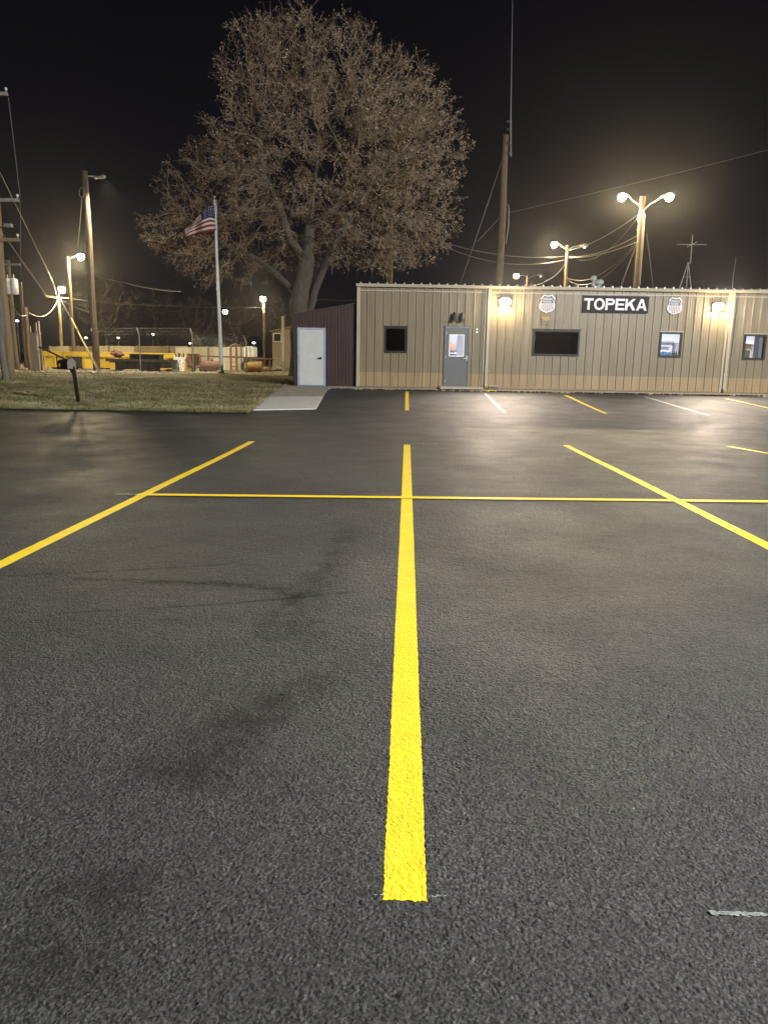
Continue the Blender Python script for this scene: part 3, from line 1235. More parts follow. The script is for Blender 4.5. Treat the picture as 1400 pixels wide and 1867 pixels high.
mb.build('inner_doorway', M_ROOM, bld)
MB().box((u0 + 1.32, 2.5, 1.2), (u0 + 1.47, 2.59, 1.78)).build('notice_board', mat('cork', (.5, .3, .12), .8), bld)
MB().box((u1 + 1.00, 2.52, 1.74), (u1 + 1.07, 2.59, 1.88)).build('wall_switch', M_BLACKM, bld)
MB().box((u1 - .19, .07, .06), (u1 + .3, .45, 2.4)).build('tall_cabinet', mat('cabinet_grey', (.2, .2, .22), .6), bld)
tag(MB().box((-.16, 0, 0), (.16, .25, .30)).build('green_box', mat('green_box', (.11, .14, .07), .7)), 'dull green box low inside the far right window', 'box')
o = bpy.data.objects['green_box']; o.location = Bw(u0 + .16, .12, v0 + .02); o.rotation_euler = (0, 0, YAW)
MB().box((u0 - .1, .07, v0 - .02), (u1 - .2, .42, v0 + .019)).build('window_ledge', M_ROOM, bld)

# grey entrance door
u0, v0, u1, v1 = OPEN['door']
fr = MB()
fr.box((u0 - .005, -.060, .03), (u0 + .055, .06, v1)).box((u1 - .055, -.060, .03), (u1 + .005, .06, v1)).box((u0 - .02, -.064, v1 - .0), (u1 + .02, .06, v1 + .055))
fr.build('door_frame', mat('grey_frame', (.12, .125, .125), .45, var=.05), bld)
gu0, gv0 = W(817.5, 650)
gu1, gv1 = W(846.5, 610)
dr = MB()
for (a, b, c, d) in ((u0 + .058, .045, gu0, v1 - .01), (gu1, .045, u1 - .058, v1 - .01), (gu0, .045, gu1, gv0), (gu0, gv1, gu1, v1 - .01)):
    dr.box((a, -.035, b), (c, .01, d))
door = dr.build('door', M_GDOOR, bld)
w = .035
MB().box((gu0 - .0, -.045, gv0), (gu0 + w, .012, gv1)).box((gu1 - w, -.045, gv0), (gu1, .012, gv1)).box((gu0 + w, -.045, gv0), (gu1 - w, .012, gv0 + w)).box((gu0 + w, -.045, gv1 - w), (gu1 - w, .012, gv1)).build('glazing_frame', M_WHITE, door)
MB().box((gu0 + w, -.015, gv0 + w), (gu1 - w, -.009, gv1 - w)).build('pane', M_GLASS, door)
hu, hv = W(850.5, 653)
MB().box((hu - .03, -.055, hv - .09), (hu + .03, -.036, hv + .09)).bar((hu, -.08, hv - .01), (hu - .12, -.085, hv - .01), .02, .025).tube([(hu, -.055, hv - .01), (hu, -.09, hv - .01)], .014, 8).build('handle', M_CHROME, door)
for hz in (v1 - .2, 1.1, .25):
    MB().box((u0 + .045, -.068, hz - .05), (u0 + .07, -.0605, hz + .05)).build('hinge', M_CHROME, door)
MB().box((u0 - .0, -.12, -.0), (u1, .05, .028)).build('threshold', M_GALV, bld)
room('door', M_ROOM, 3.0, (.25, .6), .03, 2.45)
inside_light('door', .1, 1.3, 2.44, 65)
# things seen through the door glass
lk = (u0 + u1) / 2
cab = mat('locker_grey', (.35, .36, .4), .5, var=.1)
MB().box((lk - .26, 2.2, .04), (lk - .02, 2.8, 2.1)).box((lk - .015, 2.2, .04), (lk + .2, 2.8, 2.1)).build('locker', cab, bld)
tag(MB().box((-.15, 0, 0), (.13, .28, .25)).box((-.155, -.005, .20), (.135, .285, .27)).build('cardboard_box', M_ORLAB), 'orange-brown carton standing on a shelf behind the door glass', 'carton')
o = bpy.data.objects['cardboard_box']; o.location = Bw(lk - .02, 1.75, 1.36); o.rotation_euler = (0, 0, YAW)
MB().box((lk - .23, 1.7, 1.24), (lk + .23, 2.15, 1.27)).box((lk - .20, 1.72, .03), (lk - .16, 1.76, 1.24)).box((lk + .16, 1.72, .03), (lk + .20, 1.76, 1.24)).build('shelf_stand', M_WHITE, bld)
# step
su0, su1 = W(800, 708)[0], W(877, 708)[0]
struct(MB().bar(Bw(su0, -.36, .028), Bw(su1, -.36, .028), .62, .075).build('step', M_CONC))
# splash block
mb = MB()
bu = W(897, 700)[0]
blk = thing('splash_block', 'dark grey block with pale lid at the wall foot below the left wall lamp', 'block', Bw(bu, -.14, -.01), YAW)
mb.box((-.17, -.11, 0), (.17, .10, .10))
mb.build('base', mat('block_grey', (.12, .10, .09), .8), blk)
MB().box((-.18, -.12, .101), (.18, .11, .135)).build('lid', M_CONC, blk)

# wall fittings
ir = W(869, 603)
wd = thing('doorbell', 'small round pale entry sensor pair on the wall right of the grey door', 'doorbell', Bw(ir[0], -.002, ir[1]), YAW)
MB().tube([(0, 0, .05), (0, -.05, .05)], .035, 12).build('upper_button', M_WHITE, wd)
MB().tube([(0, 0, -.05), (0, -.05, -.05)], .04, 12).build('lower_button', M_WHITE, wd)

# twin floodlights over the door, unlit
first = None
for k, (px, lb) in enumerate(((827, 'unlit bullet floodlight above the grey door, the dark brown one on the left'),
                              (842, 'unlit bullet floodlight above the grey door, the bluish one on the right'))):
    u, v = W(px, 578)
    t = thing('floodlight', lb, 'floodlight', Bw(u, -.03, v), YAW, 'pair of unlit floodlights over the door')
    MB().box((-.05, -.02, -.02), (.05, .03, .12)).tube([(0, -.02, .06), (0, -.1, .08)], .02, 8).build('bracket', M_GALV, t)
    MB().tube([(0.01, -.10, .14), (0.0, -.13, .06), (-.01, -.17, -.06), (-.02, -.19, -.13), (-.02, -.195, -.14)], [.045, .065, .075, .085, .075], 14).build('shade', M_BLACKM if k == 0 else mat('blue_grey_metal', (.05, .07, .08), .5), t, smooth=True)
    MB().ball((-.02, -.19, -.125), (.075, .075, .03), 12, 5).build('lens', mat('dead_lens', (.12, .15, .16), .15), t)
    MB().ball((.02, -.06, .1), (.03, .04, .09), 10, 6).build('cap', M_GALV, t)

# lit wall lamps


def wall_lamp(px, py, lb):
    u, v = W(px, py)
    p = Bw(u, -.036, v)
    t = thing('wall_lamp', lb, 'wall lamp', p, YAW, 'lit wall lamps on the building')
    mb = MB()
    mb.box((-.22, -.03, -.12), (.22, .0, .16))
    mb.add([(-.22, -.03, .16), (.22, -.03, .16), (.22, -.10, .15), (-.22, -.10, .15), (-.22, -.03, .13), (.22, -.03, .13), (.22, -.10, .125), (-.22, -.10, .125)],
           [(0, 3, 2, 1), (4, 5, 6, 7), (3, 7, 6, 2), (0, 4, 7, 3), (1, 2, 6, 5)])
    mb.box((-.235, -.10, -.155), (.235, .0, -.122))
    mb.build('housing', M_BRONZE, t)
    lm = MB()
    n = 10
    vs = []
    for i in range(n + 1):
        a = math.pi * i / n
        for (rr, zz) in ((.17, .12), (.21, .03), (.20, -.05), (.12, -.118)):
            vs.append((-.20 * math.cos(a) * (rr / .2), -.035 - rr * math.sin(a) * .9, zz))
    lm.add(vs, [(i * 4 + j, i * 4 + j + 1, i * 4 + j + 5, i * 4 + j + 4) for i in range(n) for j in range(3)])
    lm.build('lens', M_LENSW, t)
    o = light('lamp_light', 'POINT', p, 0, (1.0, .76, .40), None, .09)
    o.data.energy = PW_WALL
    o.parent = t
    o.location = (0, -.30, -.10)
    q = light('throw_light', 'SPOT', p, PW_THROW, (1.0, .82, .66), None, .12, cone=118, blend=1.0)
    q.parent = t
    q.location = (0, -.30, -.06)
    q.rotation_euler = (R(-66), 0, 0)
    return t


PW_WALL = 150
PW_THROW = 2300
wall_lamp(920, 551, 'bright wall lamp glowing between the grey door and the wide dark window')
wall_lamp(1307, 560, 'bright wall lamp glowing between the two lit windows on the right')

# name sign
s0 = W(1059, 569.5)
s1 = W(1182, 541)
t = thing('name_sign', 'long black sign with bold white letters reading TOPEKA', 'sign', Bw((s0[0] + s1[0]) / 2, -.037, (s0[1] + s1[1]) / 2), YAW)
hw, hh = (s1[0] - s0[0]) / 2, (s1[1] - s0[1]) / 2
MB().box((-hw, -.03, -hh), (hw, 0, hh)).build('panel', M_SIGNB, t)
# bold letters built as strokes
LH = hh * 1.36
b0 = -LH / 2
th = LH * .20


def ring(mb, cx, cz, rx, rz, t, a0, a1, n=28):
    po, pi_ = [], []
    for i in range(n + 1):
        a = a0 + (a1 - a0) * i / n
        po.append((cx + rx * math.cos(a), cz + rz * math.sin(a)))
        pi_.append((cx + (rx - t) * math.cos(a), cz + (rz - t * .92) * math.sin(a)))
    for i in range(n):
        mb.prism([po[i], po[i + 1], pi_[i + 1], pi_[i]], -.042, -.031)


def letter(ch, x, w):
    mb = MB()
    B = lambda a, c, b_, d: mb.box((x + a, -.042, b0 + c), (x + b_, -.031, b0 + d))
    def P(pts): mb.prism([(x + p[0], b0 + p[1]) for p in pts][::-1], -.042, -.031)
    h = LH
    if ch == 'T':
        B(0, h - th, w, h); B(w / 2 - th / 2, 0, w / 2 + th / 2, h - th)
    elif ch == 'O':
        ring(mb, x + w / 2, b0 + h / 2, w / 2, h / 2 * 1.03, th * .98, 0, 2 * math.pi)
    elif ch == 'P':
        B(0, 0, th, h)
        hb = h * .56
        B(th, h - th * .95, w - hb / 2, h); B(th, h - hb, w - hb / 2, h - hb + th * .95)
        ring(mb, x + w - hb / 2, b0 + h - hb / 2, hb / 2, hb / 2, th, -math.pi / 2, math.pi / 2)
    elif ch == 'E':
        B(0, 0, th, h)
        B(th, h - th * .92, w, h); B(th, h / 2 - th * .42, w * .93, h / 2 + th * .42); B(th, 0, w, th * .92)
    elif ch == 'K':
        B(0, 0, th, h)
        P([(th, h * .30), (w * .70, h), (w * .99, h), (th, h * .02 + h * .30 - .02 * h - th * .0 + h * -.0)])if False else None
        P([(th, h * .28), (th, h * .58), (w * .68, h), (w * .98, h)])
        P([(w * .36, h * .52), (w * .60, h * .66), (w, 0), (w * .72, 0)])
    elif ch == 'A':
        P([(0, 0), (w / 2 - th * .55, h), (w / 2, h), (w / 2, h * .80), (th * 1.05, 0)])
        P([(w, 0), (w - th * 1.05, 0), (w / 2, h * .80), (w / 2, h), (w / 2 + th * .55, h)])
        B(w * .25, h * .20, w * .75, h * .20 + th * .85)
    return mb


x = -hw * .945
ws = dict(T=.92, O=1.06, P=.93, E=.90, K=1.03, A=1.05)
tot = sum(ws[c] for c in 'TOPEKA')
gap = .085
sc = hw * 1.89 / (tot + gap * 5)
for c in 'TOPEKA':
    letter(c, x, ws[c] * sc).build('letter', M_SIGNW, t)
    x += (ws[c] + gap) * sc

# shields
SH = [(515, 252), (575, 248), (630, 225), (668, 268), (716, 325), (690, 350), (683, 385), (700, 440), (714, 500), (712, 545), (690, 595),
      (655, 630), (610, 655), (545, 666), (500, 690), (470, 668), (410, 652), (370, 630), (330, 585), (308, 530), (312, 480),
      (345, 420), (362, 380), (358, 350), (338, 322), (385, 272), (430, 225), (470, 248)]
SH = [(p[0] - 512, -(p[1] - 455)) for p in SH]


def shield_parts(t, hgt, lean):
    k = hgt / 465
    pts = [((x + y * lean) * k, y * k) for x, y in SH]
    MB().prism(pts[::-1], -.025, 0).build('plate', M_SIGNW, t)
    def ins(f): return [(x * f, (y) * f - 2 * k) for x, y in pts]
    q = ins(.89)
    ys = 0.02 * hgt
    # edges of the inset outline at a given height / x
    def xr(y):
        xs = []
        for (x0, y0), (x1, y1) in zip(q, q[1:] + q[:1]):
            if (y0 - y) * (y1 - y) < 0:
                xs.append(x0 + (x1 - x0) * (y - y0) / (y1 - y0))
        return min(xs), max(xs)
    def yb(x):
        v = []
        for (x0, y0), (x1, y1) in zip(q, q[1:] + q[:1]):
            if (x0 - x) * (x1 - x) < 0:
                v.append(y0 + (y1 - y0) * (x - x0) / (x1 - x0))
        return min(v)
    l_, r_ = xr(ys)
    top = [p for p in q if p[1] > ys]
    # keep outline order: right side descending then left side ascending
    rs = [p for p in q[:14] if p[1] > ys]
    ls = [p for p in q[14:] if p[1] > ys]
    MB().prism((rs + [(r_, ys), (l_, ys)] + ls)[::-1], -.030, -.0255).build('blue_field', M_SHB, t)
    mb = MB()
    n = 6
    for i in range(n + 1):
        c = l_ + (r_ - l_) * (i + .5) / (n + 1)
        w = (r_ - l_) / (n + 1) * .27
        a, b = c - w, c + w
        mb.prism([(a, ys - .012), (a, yb(a)), (b, yb(b)), (b, ys - .012)], -.030, -.0255)
    mb.build('stripes', M_SHR, t)
    tb = MB()
    for s_, zc, sz in (('UNION', .25, .155), ('PACIFIC', .105, .135)):
        vs, fs = text_mesh(s_, hgt * sz, hgt * .002, 1.0)
        tb.add([(v.x, -.033, v.y + zc * hgt) for v in vs], fs)
    tb.build('lettering', M_SIGNW, t)


for (px, py, h, ln, lb) in ((996.5, 554, 33, .0, 'shield crest with white lettering above the wide dark window'),
                            (1228, 558, 31, .0, 'shield crest with white lettering right of the long black name sign')):
    u, v = W(px, py)
    t = thing('shield_crest', lb, 'shield sign', Bw(u, -.037, v), YAW, 'pair of shield crests on the wall')
    shield_parts(t, h * 26 / F, ln)
u, v = W(994, 584)
t = thing('small_plate', 'small framed yellow and grey plate hanging under the left shield crest', 'sign', Bw(u, -.036, v), YAW)
MB().box((-.15, -.016, -.13), (.15, 0, .13)).build('panel', mat('plate_grey', (.16, .145, .11), .6), t)
MB().box((-.13, -.019, .02), (.13, -.0165, .10)).build('yellow_band', M_SHY, t)
MB().box((-.15, -.024, .105), (.15, -.0195, .135)).box((-.15, -.024, -.015), (.15, -.0195, .012)).box((-.15, -.024, -.135), (.15, -.0195, -.108)).box((-.155, -.024, -.134), (-.135, -.0196, .134)).box((.135, -.024, -.134), (.155, -.0196, .134)).build('border', M_CREAM, t)

# roof vents
for (px, py, hh_, r, lb) in ((1082, 506, .42, .075, 'taller capped roof vent left of the round squat one'), (1092, 513, .26, .11, 'squat wide roof vent beside the taller capped one')):
    u, v = W(px, py, 4.0)
    p = Bw(u, 4.0, v)
    t = thing('roof_vent', lb, 'roof vent', p - Vector((0, 0, hh_ + .05)), 0, 'pair of white roof vents')
    MB().tube([(0, 0, -.2), (0, 0, hh_)], r, 14).build('pipe', M_VENT, t, smooth=True)
    MB().tube([(0, 0, hh_ - .06), (0, 0, hh_ + .06), (0, 0, hh_ + .12)], [r * 1.6, r * 1.6, r * .8], 14).build('cap', M_VENT, t)

# ------------------------------------------------------------------ shed
SD = .18
a0_ = W(535.5, 700, SD)
b0_ = W(650, 703, SD)
SU0, SU1 = a0_[0], UL - .035
stl, stm = W(535, 573, SD)[1], W(650, 553, SD)[1]
sdo = W(543.5, 699, SD), W(593.5, 598, SD)
SO = (sdo[0][0], .0, sdo[1][0], sdo[1][1])
sv0 = -.02
shed = thing('shed', 'small lean-to with dark maroon corrugated walls joined to the left end of the tan building', 'shed', Bw(0, SD, 0), YAW)
vt = lambda u: stl + (stm - stl) * (u - SU0) / (SU1 - SU0)
siding(SU0, SU1, sv0, vt, [(SO[0], sv0 - .1, SO[2], SO[3])], .10, [(0, 0), (.018, .028), (.048, .028), (.066, 0)]).build('front_wall', M_MAROON, shed)
MB().add([(SU0, 0, sv0), (SU0, 4, sv0), (SU0, 4, stl), (SU0, 0, stl)], [(0, 1, 2, 3)]).add([(SU0, 4, sv0), (SU1, 4, sv0), (SU1, 4, stm), (SU0, 4, stl)], [(0, 1, 2, 3)]).build('side_wall', M_MAROON, shed)
MB().add([(SU0 - .06, -.06, stl + .005), (SU1, -.06, stm + .025), (SU1, 4.1, stm + .025), (SU0 - .06, 4.1, stl + .005),
          (SU0 - .06, -.06, stl - .035), (SU1, -.06, stm - .015), (SU1, 4.1, stm - .015), (SU0 - .06, 4.1, stl - .035)],
         [(0, 1, 2, 3), (7, 6, 5, 4), (0, 4, 5, 1), (3, 2, 6, 7), (0, 3, 7, 4), (1, 5, 6, 2)]).build('roof', M_MAROON, shed)
w = .06
MB().box((SO[0] - .0, -.05, sv0), (SO[0] + w, .06, SO[3])).box((SO[2] - w, -.05, sv0), (SO[2], .06, SO[3])).box((SO[0] + w, -.05, SO[3] - w), (SO[2] - w, .06, SO[3])).build('door_frame', mat('pale_blue_frame', (.33, .38, .46), .5), shed)
sdr = MB().box((SO[0] + w + .006, -.028, .015), (SO[2] - w - .006, .01, SO[3] - w - .006)).build('door', M_WDOOR, shed)
MB().box((SO[0] + w, -.030, -.015), (SO[2] - w, .005, .013)).box((SO[0] - .014, -.046, sv0), (SO[0] - .001, -.03, SO[3])).box((SO[2] + .001, -.046, sv0), (SO[2] + .014, -.03, SO[3])).build('door_edging', M_BLUE, shed)
hu, hv = W(585, 653, SD)
MB().tube([(hu, -.028, hv), (hu, -.05, hv)], .04, 14).bar((hu + .03, -.075, hv - .01), (hu - .10, -.085, hv), .03, .03).tube([(hu, -.05, hv), (hu, -.08, hv)], .02, 8).build('handle', M_BLACKM, sdr)
for hz in (SO[3] - .28, 1.05, .28):
    MB().box((SO[0] + .04, -.058, hz - .06), (SO[0] + .075, -.0505, hz + .06)).build('hinge', M_GALV, sdr)

# ------------------------------------------------------------------ space-colonised trees


def grow(stems, att, D=.24, di=3.2, dk=.45, iters=140, jit=.25, seed=1, upb=.05):
    rs = np.random.RandomState(seed)
    nodes, par = [], []
    for st in stems:           # st = (parent index or -1, [points])
        pi_ = st[0]
        for p in st[1]:
            nodes.append(Vector(p))
            par.append(pi_)
            pi_ = len(nodes) - 1
    att = [Vector(a) for a in att]
    alive = [True] * len(att)
    best = [(1e9, -1)] * len(att)
    new_from = 0
    for it in range(iters):
        kd = KDTree(len(nodes) - new_from)
        for i in range(new_from, len(nodes)):
            kd.insert(nodes[i], i)
        kd.balance()
        for a, p in enumerate(att):
            if not alive[a]: continue
            co, i, d = kd.find(p)
            if d < best[a][0]: best[a] = (d, i)
            if best[a][0] < dk: alive[a] = False
        pull = {}
        for a, p in enumerate(att):
            if alive[a] and best[a][0] < di * (2.2 if it < 8 else 1):
                i = best[a][1]
                v = pull.get(i)
                d = (p - nodes[i]).normalized()
                pull[i] = d if v is None else v + d
        new_from = len(nodes)
        if not pull: break
        for i, v in pull.items():
            if v.length < .05: v = Vector(rs.randn(3))
            v = v.normalized() + Vector(rs.randn(3)) * jit + Vector((0, 0, upb))
            nodes.append(nodes[i] + v.normalized() * D)
            par.append(i)
        if len(nodes) > 26000: break
    return nodes, par


def radii(nodes, par, tip, base, ex=2.25):
    n = len(nodes)
    acc = [0.0] * n
    kids = [[] for _ in range(n)]
    for i in range(n):
        if par[i] >= 0: kids[par[i]].append(i)
    order = sorted(range(n), key=lambda i: -i)
    for i in order:
        if not kids[i]: acc[i] = tip ** ex
        if par[i] >= 0: acc[par[i]] += acc[i]
    rad = [a ** (1 / ex) for a in acc]
    return rad, kids


def tree_mesh(nodes, par, rad, kids, lo, hi, sides, flare=None):
    """tubes along chains for nodes with lo <= rad < hi"""
    mb = MB()
    n = len(nodes)
    main = [(max(k, key=lambda c: rad[c]) if k else -1) for k in kids]
    for i in range(n):
        p = par[i]
        start = (p < 0) or (main[p] != i) or not (lo <= rad[p] < hi)
        if not start or not (lo <= rad[i] < hi): continue
        pts, rr = [], []
        if p >= 0:
            pts.append(nodes[p]); rr.append(min(rad[i] * 1.15, rad[p]))
        j = i
        while j >= 0:
            pts.append(nodes[j]); rr.append(rad[j])
            k = main[j]
            if k < 0: break
            if rad[k] < lo:
                pts.append(nodes[k]); rr.append(rad[k])
                break
            j = k
        if len(pts) > 1:
            rr[-1] *= .6
            mb.tube(pts, rr, sides, cap=False)
    return mb


def ell(rs, c, r, n, hollow=.25):
    out = []
    while len(out) < n:
        v = rs.rand(3) * 2 - 1
        d = (v * v).sum()
        if d > 1 or d < hollow * rs.rand(): continue
        out.append((c[0] + v[0] * r[0], c[1] + v[1] * r[1], c[2] + v[2] * r[2]))
    return out


TD = 37.0
rs = np.random.RandomState(21)
tb_ = foot(at(552, 640, TD))
P33 = lambda px, py, dy=0: at(px, py, TD + dy)
mpp = TD / F


def E(px, py, rx, ry, n, dy=0, rd=None, h=.25):
    c = P33(px, py, dy)
    return ell(rs, c, (rx * mpp, (rd or rx) * mpp, ry * mpp), n, h)


att = []
att += E(600, 270, 205, 200, 1500, 0, 200)
att += E(525, 142, 125, 106, 620, .5, 130)
att += E(640, 150, 95, 75, 230, 0, 100)
att += E(720, 215, 95, 95, 380, -.5, 120)
att += E(750, 320, 98, 150, 720, -.5, 150)
att += E(690, 430, 110, 62, 420, -.8, 120)
att += E(415, 345, 128, 92, 900, 2.2, 90)
att += E(340, 425, 92, 55, 480, 2.4, 70)
att += E(430, 470, 120, 50, 300, 1.8, 70)
att += E(380, 505, 40, 26, 40, 1.5, 40)
att += E(560, 88, 100, 48, 160, 0, 80)
att += E(735, 150, 45, 55, 70, 0, 50)
stem1 = [tb_ + (P33(549, 590) - tb_) * (i / 10) for i in range(11)]
stem1 += [P33(546, 570), P33(545, 550), P33(548, 530)]
nf = len(stem1) - 1
stems = [(-1, stem1)]
cnt_ = len(stem1)


def addstem(pi_, pts):
    global cnt_
    full = []
    last = stems_pts[pi_]
    for p in pts:
        k = max(1, int((p - last).length / .3))
        for i in range(1, k + 1): full.append(last.lerp(p, i / k))
        last = p
    stems.append((pi_, full))
    stems_pts.extend(full)
    return len(stems_pts) - 1


stems_pts = list(stem1)
f1 = addstem(nf, [P33(556, 500), P33(561, 460, .2), P33(566, 400, .3), P33(575, 330, .4), P33(580, 260, .4)])
f2 = addstem(9, [P33(566, 565, -.1), P33(574, 530, -.3), P33(590, 490, -.5), P33(608, 450, -.7), P33(640, 395, -.8), P33(680, 330, -.8)])
f3 = addstem(12, [P33(535, 530, .3), P33(505, 500, .8), P33(478, 478, 1.3), P33(440, 458, 1.8), P33(390, 440, 2.0)])
f4 = addstem(nf + 4, [P33(530, 440, .3), P33(510, 380, .3), P33(480, 320, .4), P33(470, 230, .5)])
f5 = addstem(nf + 9, [P33(612, 380, .4), P33(640, 320, .5), P33(655, 240, .5)])
nodes, par = grow(stems, att, D=.26, di=3.0, dk=.42, iters=120, jit=.33, seed=4)
rad, kids = radii(nodes, par, .009, 0, 2.32)
# trunk girth
mr = max(rad)
rad = [r if r < .02 else .02 + .57 * ((r - .02) / (mr - .02)) ** 1.7 for r in rad]
for i in range(6):
    rad[i] *= 1.0 + .35 * (1 - i / 6) ** 2
tree = thing('tree', 'huge broad tree with sparse brown leaves and a forked trunk behind the maroon shed', 'tree', tb_ - Vector((0, 0, .1)))
tree_mesh(nodes, par, rad, kids, .045, 9, 9).build('trunk', M_BARK, tree, smooth=True, world=True)
tree_mesh(nodes, par, rad, kids, .0, .045, 4).build('branches', M_TWIG, tree, smooth=True, world=True)
# twigs and leaves
cen = P33(590, 300)
tw, lf = MB(), MB()
nr = np.random.RandomState(8)
ends = [i for i in range(len(nodes)) if rad[i] < .030]
for i in ends:
    p = nodes[i]
    out = (p - cen)
    out.normalize()
    side = (p.x - cen.x)
    dens = 2 if not kids[i] else (1 if nr.rand() < .75 else 0)
    leafy = .25 + .75 * sstep(-2, 4, side) * sstep(5, -2, p.z - cen.z) + .1
    cl_ = noise.noise(p * .62) * .9 + noise.noise(p * 1.7) * .55
    cl_ = sstep(-.45, .5, cl_)
    if nr.rand() > .62 + .5 * cl_: continue
    for q in range(dens + 2):
        d = (out * .8 + Vector(nr.randn(3)) * .75 + Vector((0, 0, .15))).normalized()
        L = .22 + .38 * nr.rand()
        m_ = p + d * L * .5 + Vector(nr.randn(3)) * .03
        e = p + d * L + Vector(nr.randn(3)) * .05
        tw.tube([p, m_, e], [.008, .006, .003], 3, cap=False)
        if q < 2:
            e2 = m_ + (d + Vector(nr.randn(3)) * .8).normalized() * L * .6
            tw.tube([m_, e2], [.005, .003], 3, cap=False)
        nl = nr.poisson((4.6 * leafy + .8) * (.25 + 1.3 * cl_))
        for _ in range(nl):
            c = m_.lerp(e, nr.rand() * 1.1) + Vector(nr.randn(3)) * .04
            a = Vector(nr.randn(3)).normalized()
            b = a.orthogonal().normalized()
            s_ = .021 + .032 * nr.rand()
            b = (b * math.cos(2) + a.cross(b) * math.sin(2)) * s_ * .7
            a = a * s_
            lf.add([c - a, c + b * .9 - a * .1, c + a, c - b * .9 - a * .1], [(0, 1, 2, 3)], 0 if nr.rand() < .62 else 1)
tw.build('twigs', M_TWIG, tree, world=True)
lf.build('leaves', [M_LEAF1, M_LEAF2], tree, world=True)

# bare background trees: two grown forms, copied
def bare_proto(seed, wid, hgt):
    rs_ = np.random.RandomState(seed)
    a = ell(rs_, (0, 0, hgt * .62), (wid * .5, wid * .42, hgt * .40), 420, .15)
    a += ell(rs_, (wid * .18, 0, hgt * .42), (wid * .35, wid * .3, hgt * .22), 120, .1)
    st = [(-1, [(0.03 * math.sin(i * 1.3), 0, i * .35) for i in range(int(hgt * .28 / .35) + 2)])]
    nd, pr = grow(st, a, D=.4, di=5, dk=.75, iters=70, jit=.4, seed=seed)
    rd, kd_ = radii(nd, pr, .018, 0, 2.3)
    t = MB()
    for i in range(len(nd)):
        if rd[i] < .05:
            for q in range(2):
                d = Vector(rs_.randn(3) + np.array([0, 0, .3])).normalized()
                t.tube([nd[i], nd[i] + d * (.4 + .6 * rs_.rand())], [.016, .006], 3, cap=False)
    return tree_mesh(nd, pr, rd, kd_, .06, 9, 6), tree_mesh(nd, pr, rd, kd_, 0, .06, 3), t


protos = []
for sd, wd_, hg in ((31, 8, 12), (47, 10, 11)):
    a, b, c = bare_proto(sd, wd_, hg)
    r_ = thing('bare_tree', 'x', 'tree', (0, 0, -50), 0, 'bare trees beyond the yard')
    a.build('trunk', M_FARTREE, r_, smooth=True)
    b.build('branches', M_FARTREE, r_)
    c.build('twigs', M_FARTREE, r_)
    protos.append((r_, hg))
used = [False, False]


def place_tree(px, top, Y, k, rz, sx, label):
    pr, hg = protos[k]
    base = foot(at(px, 650, Y))
    H = at(px, top, Y).z - base.z
    if used[k]:
        r_ = pr.copy()
        COL.objects.link(r_)
        for ch in pr.children:
            c = ch.copy()
            COL.objects.link(c)
            c.parent = r_
    else:
        r_ = pr
        used[k] = True
    r_.location = base
    r_.rotation_euler = (0, 0, rz)
    s_ = H / hg
    r_.scale = (s_ * sx, s_ * sx, s_)
    r_['label'] = label


place_tree(196, 492, 78, 0, .4, 1.0, 'bare round tree behind the tall wooden pole with the unlit arm')
place_tree(290, 520, 100, 1, 1.4, 1.1, 'dim bare tree behind the yellow steel deck, left of the flagpole')
place_tree(362, 532, 96, 0, 2.4, 1.1, 'dim bare tree just left of the white flagpole')
place_tree(432, 535, 92, 1, 3.1, .9, 'bare tree between the flagpole and the leaning lamp pole')
place_tree(505, 540, 92, 0, 4.4, 1.2, 'bare tree behind the small cream house beside the big trunk')
place_tree(60, 600, 120, 1, 5.1, 1.2, 'far dim bare tree behind the row of poles at the left edge')

# ------------------------------------------------------------------ poles, lamps, wires


def wire(label, pts, sag, r=.014, m=None, group='overhead wires', n=14):
    """pts: world points; sag in metres between successive points"""
    full = []
    for a, b in zip(pts, pts[1:]):
        a, b = Vector(a), Vector(b)
        for i in range(n + (0 if b is not pts[-1] else 0)):
            t = i / n
            full.append(a.lerp(b, t) - Vector((0, 0, 4 * sag * t * (1 - t))))
    full.append(Vector(pts[-1]))
    return tag(MB().tube(full, r, 4).build('overhead_wire', m or M_WIRE), label, 'wire', group)


def pole_root(name, label, cat, px, py, Y, r0_, r1_, m, group=None, py_is_top=True):
    top = at(px, py, Y)
    b = foot(top)
    t = thing(name, label, cat, b, 0, group)
    H = top.z - b.z
    k = 7
    MB().tube([(0.02 * math.sin(i * 1.7), .02 * math.cos(i), -.3 + (H + .3) * i / k) for i in range(k + 1)],
              [r0_ + (r1_ - r0_) * i / k for i in range(k + 1)], 12).build('pole', m, t, smooth=True)
    return t, top


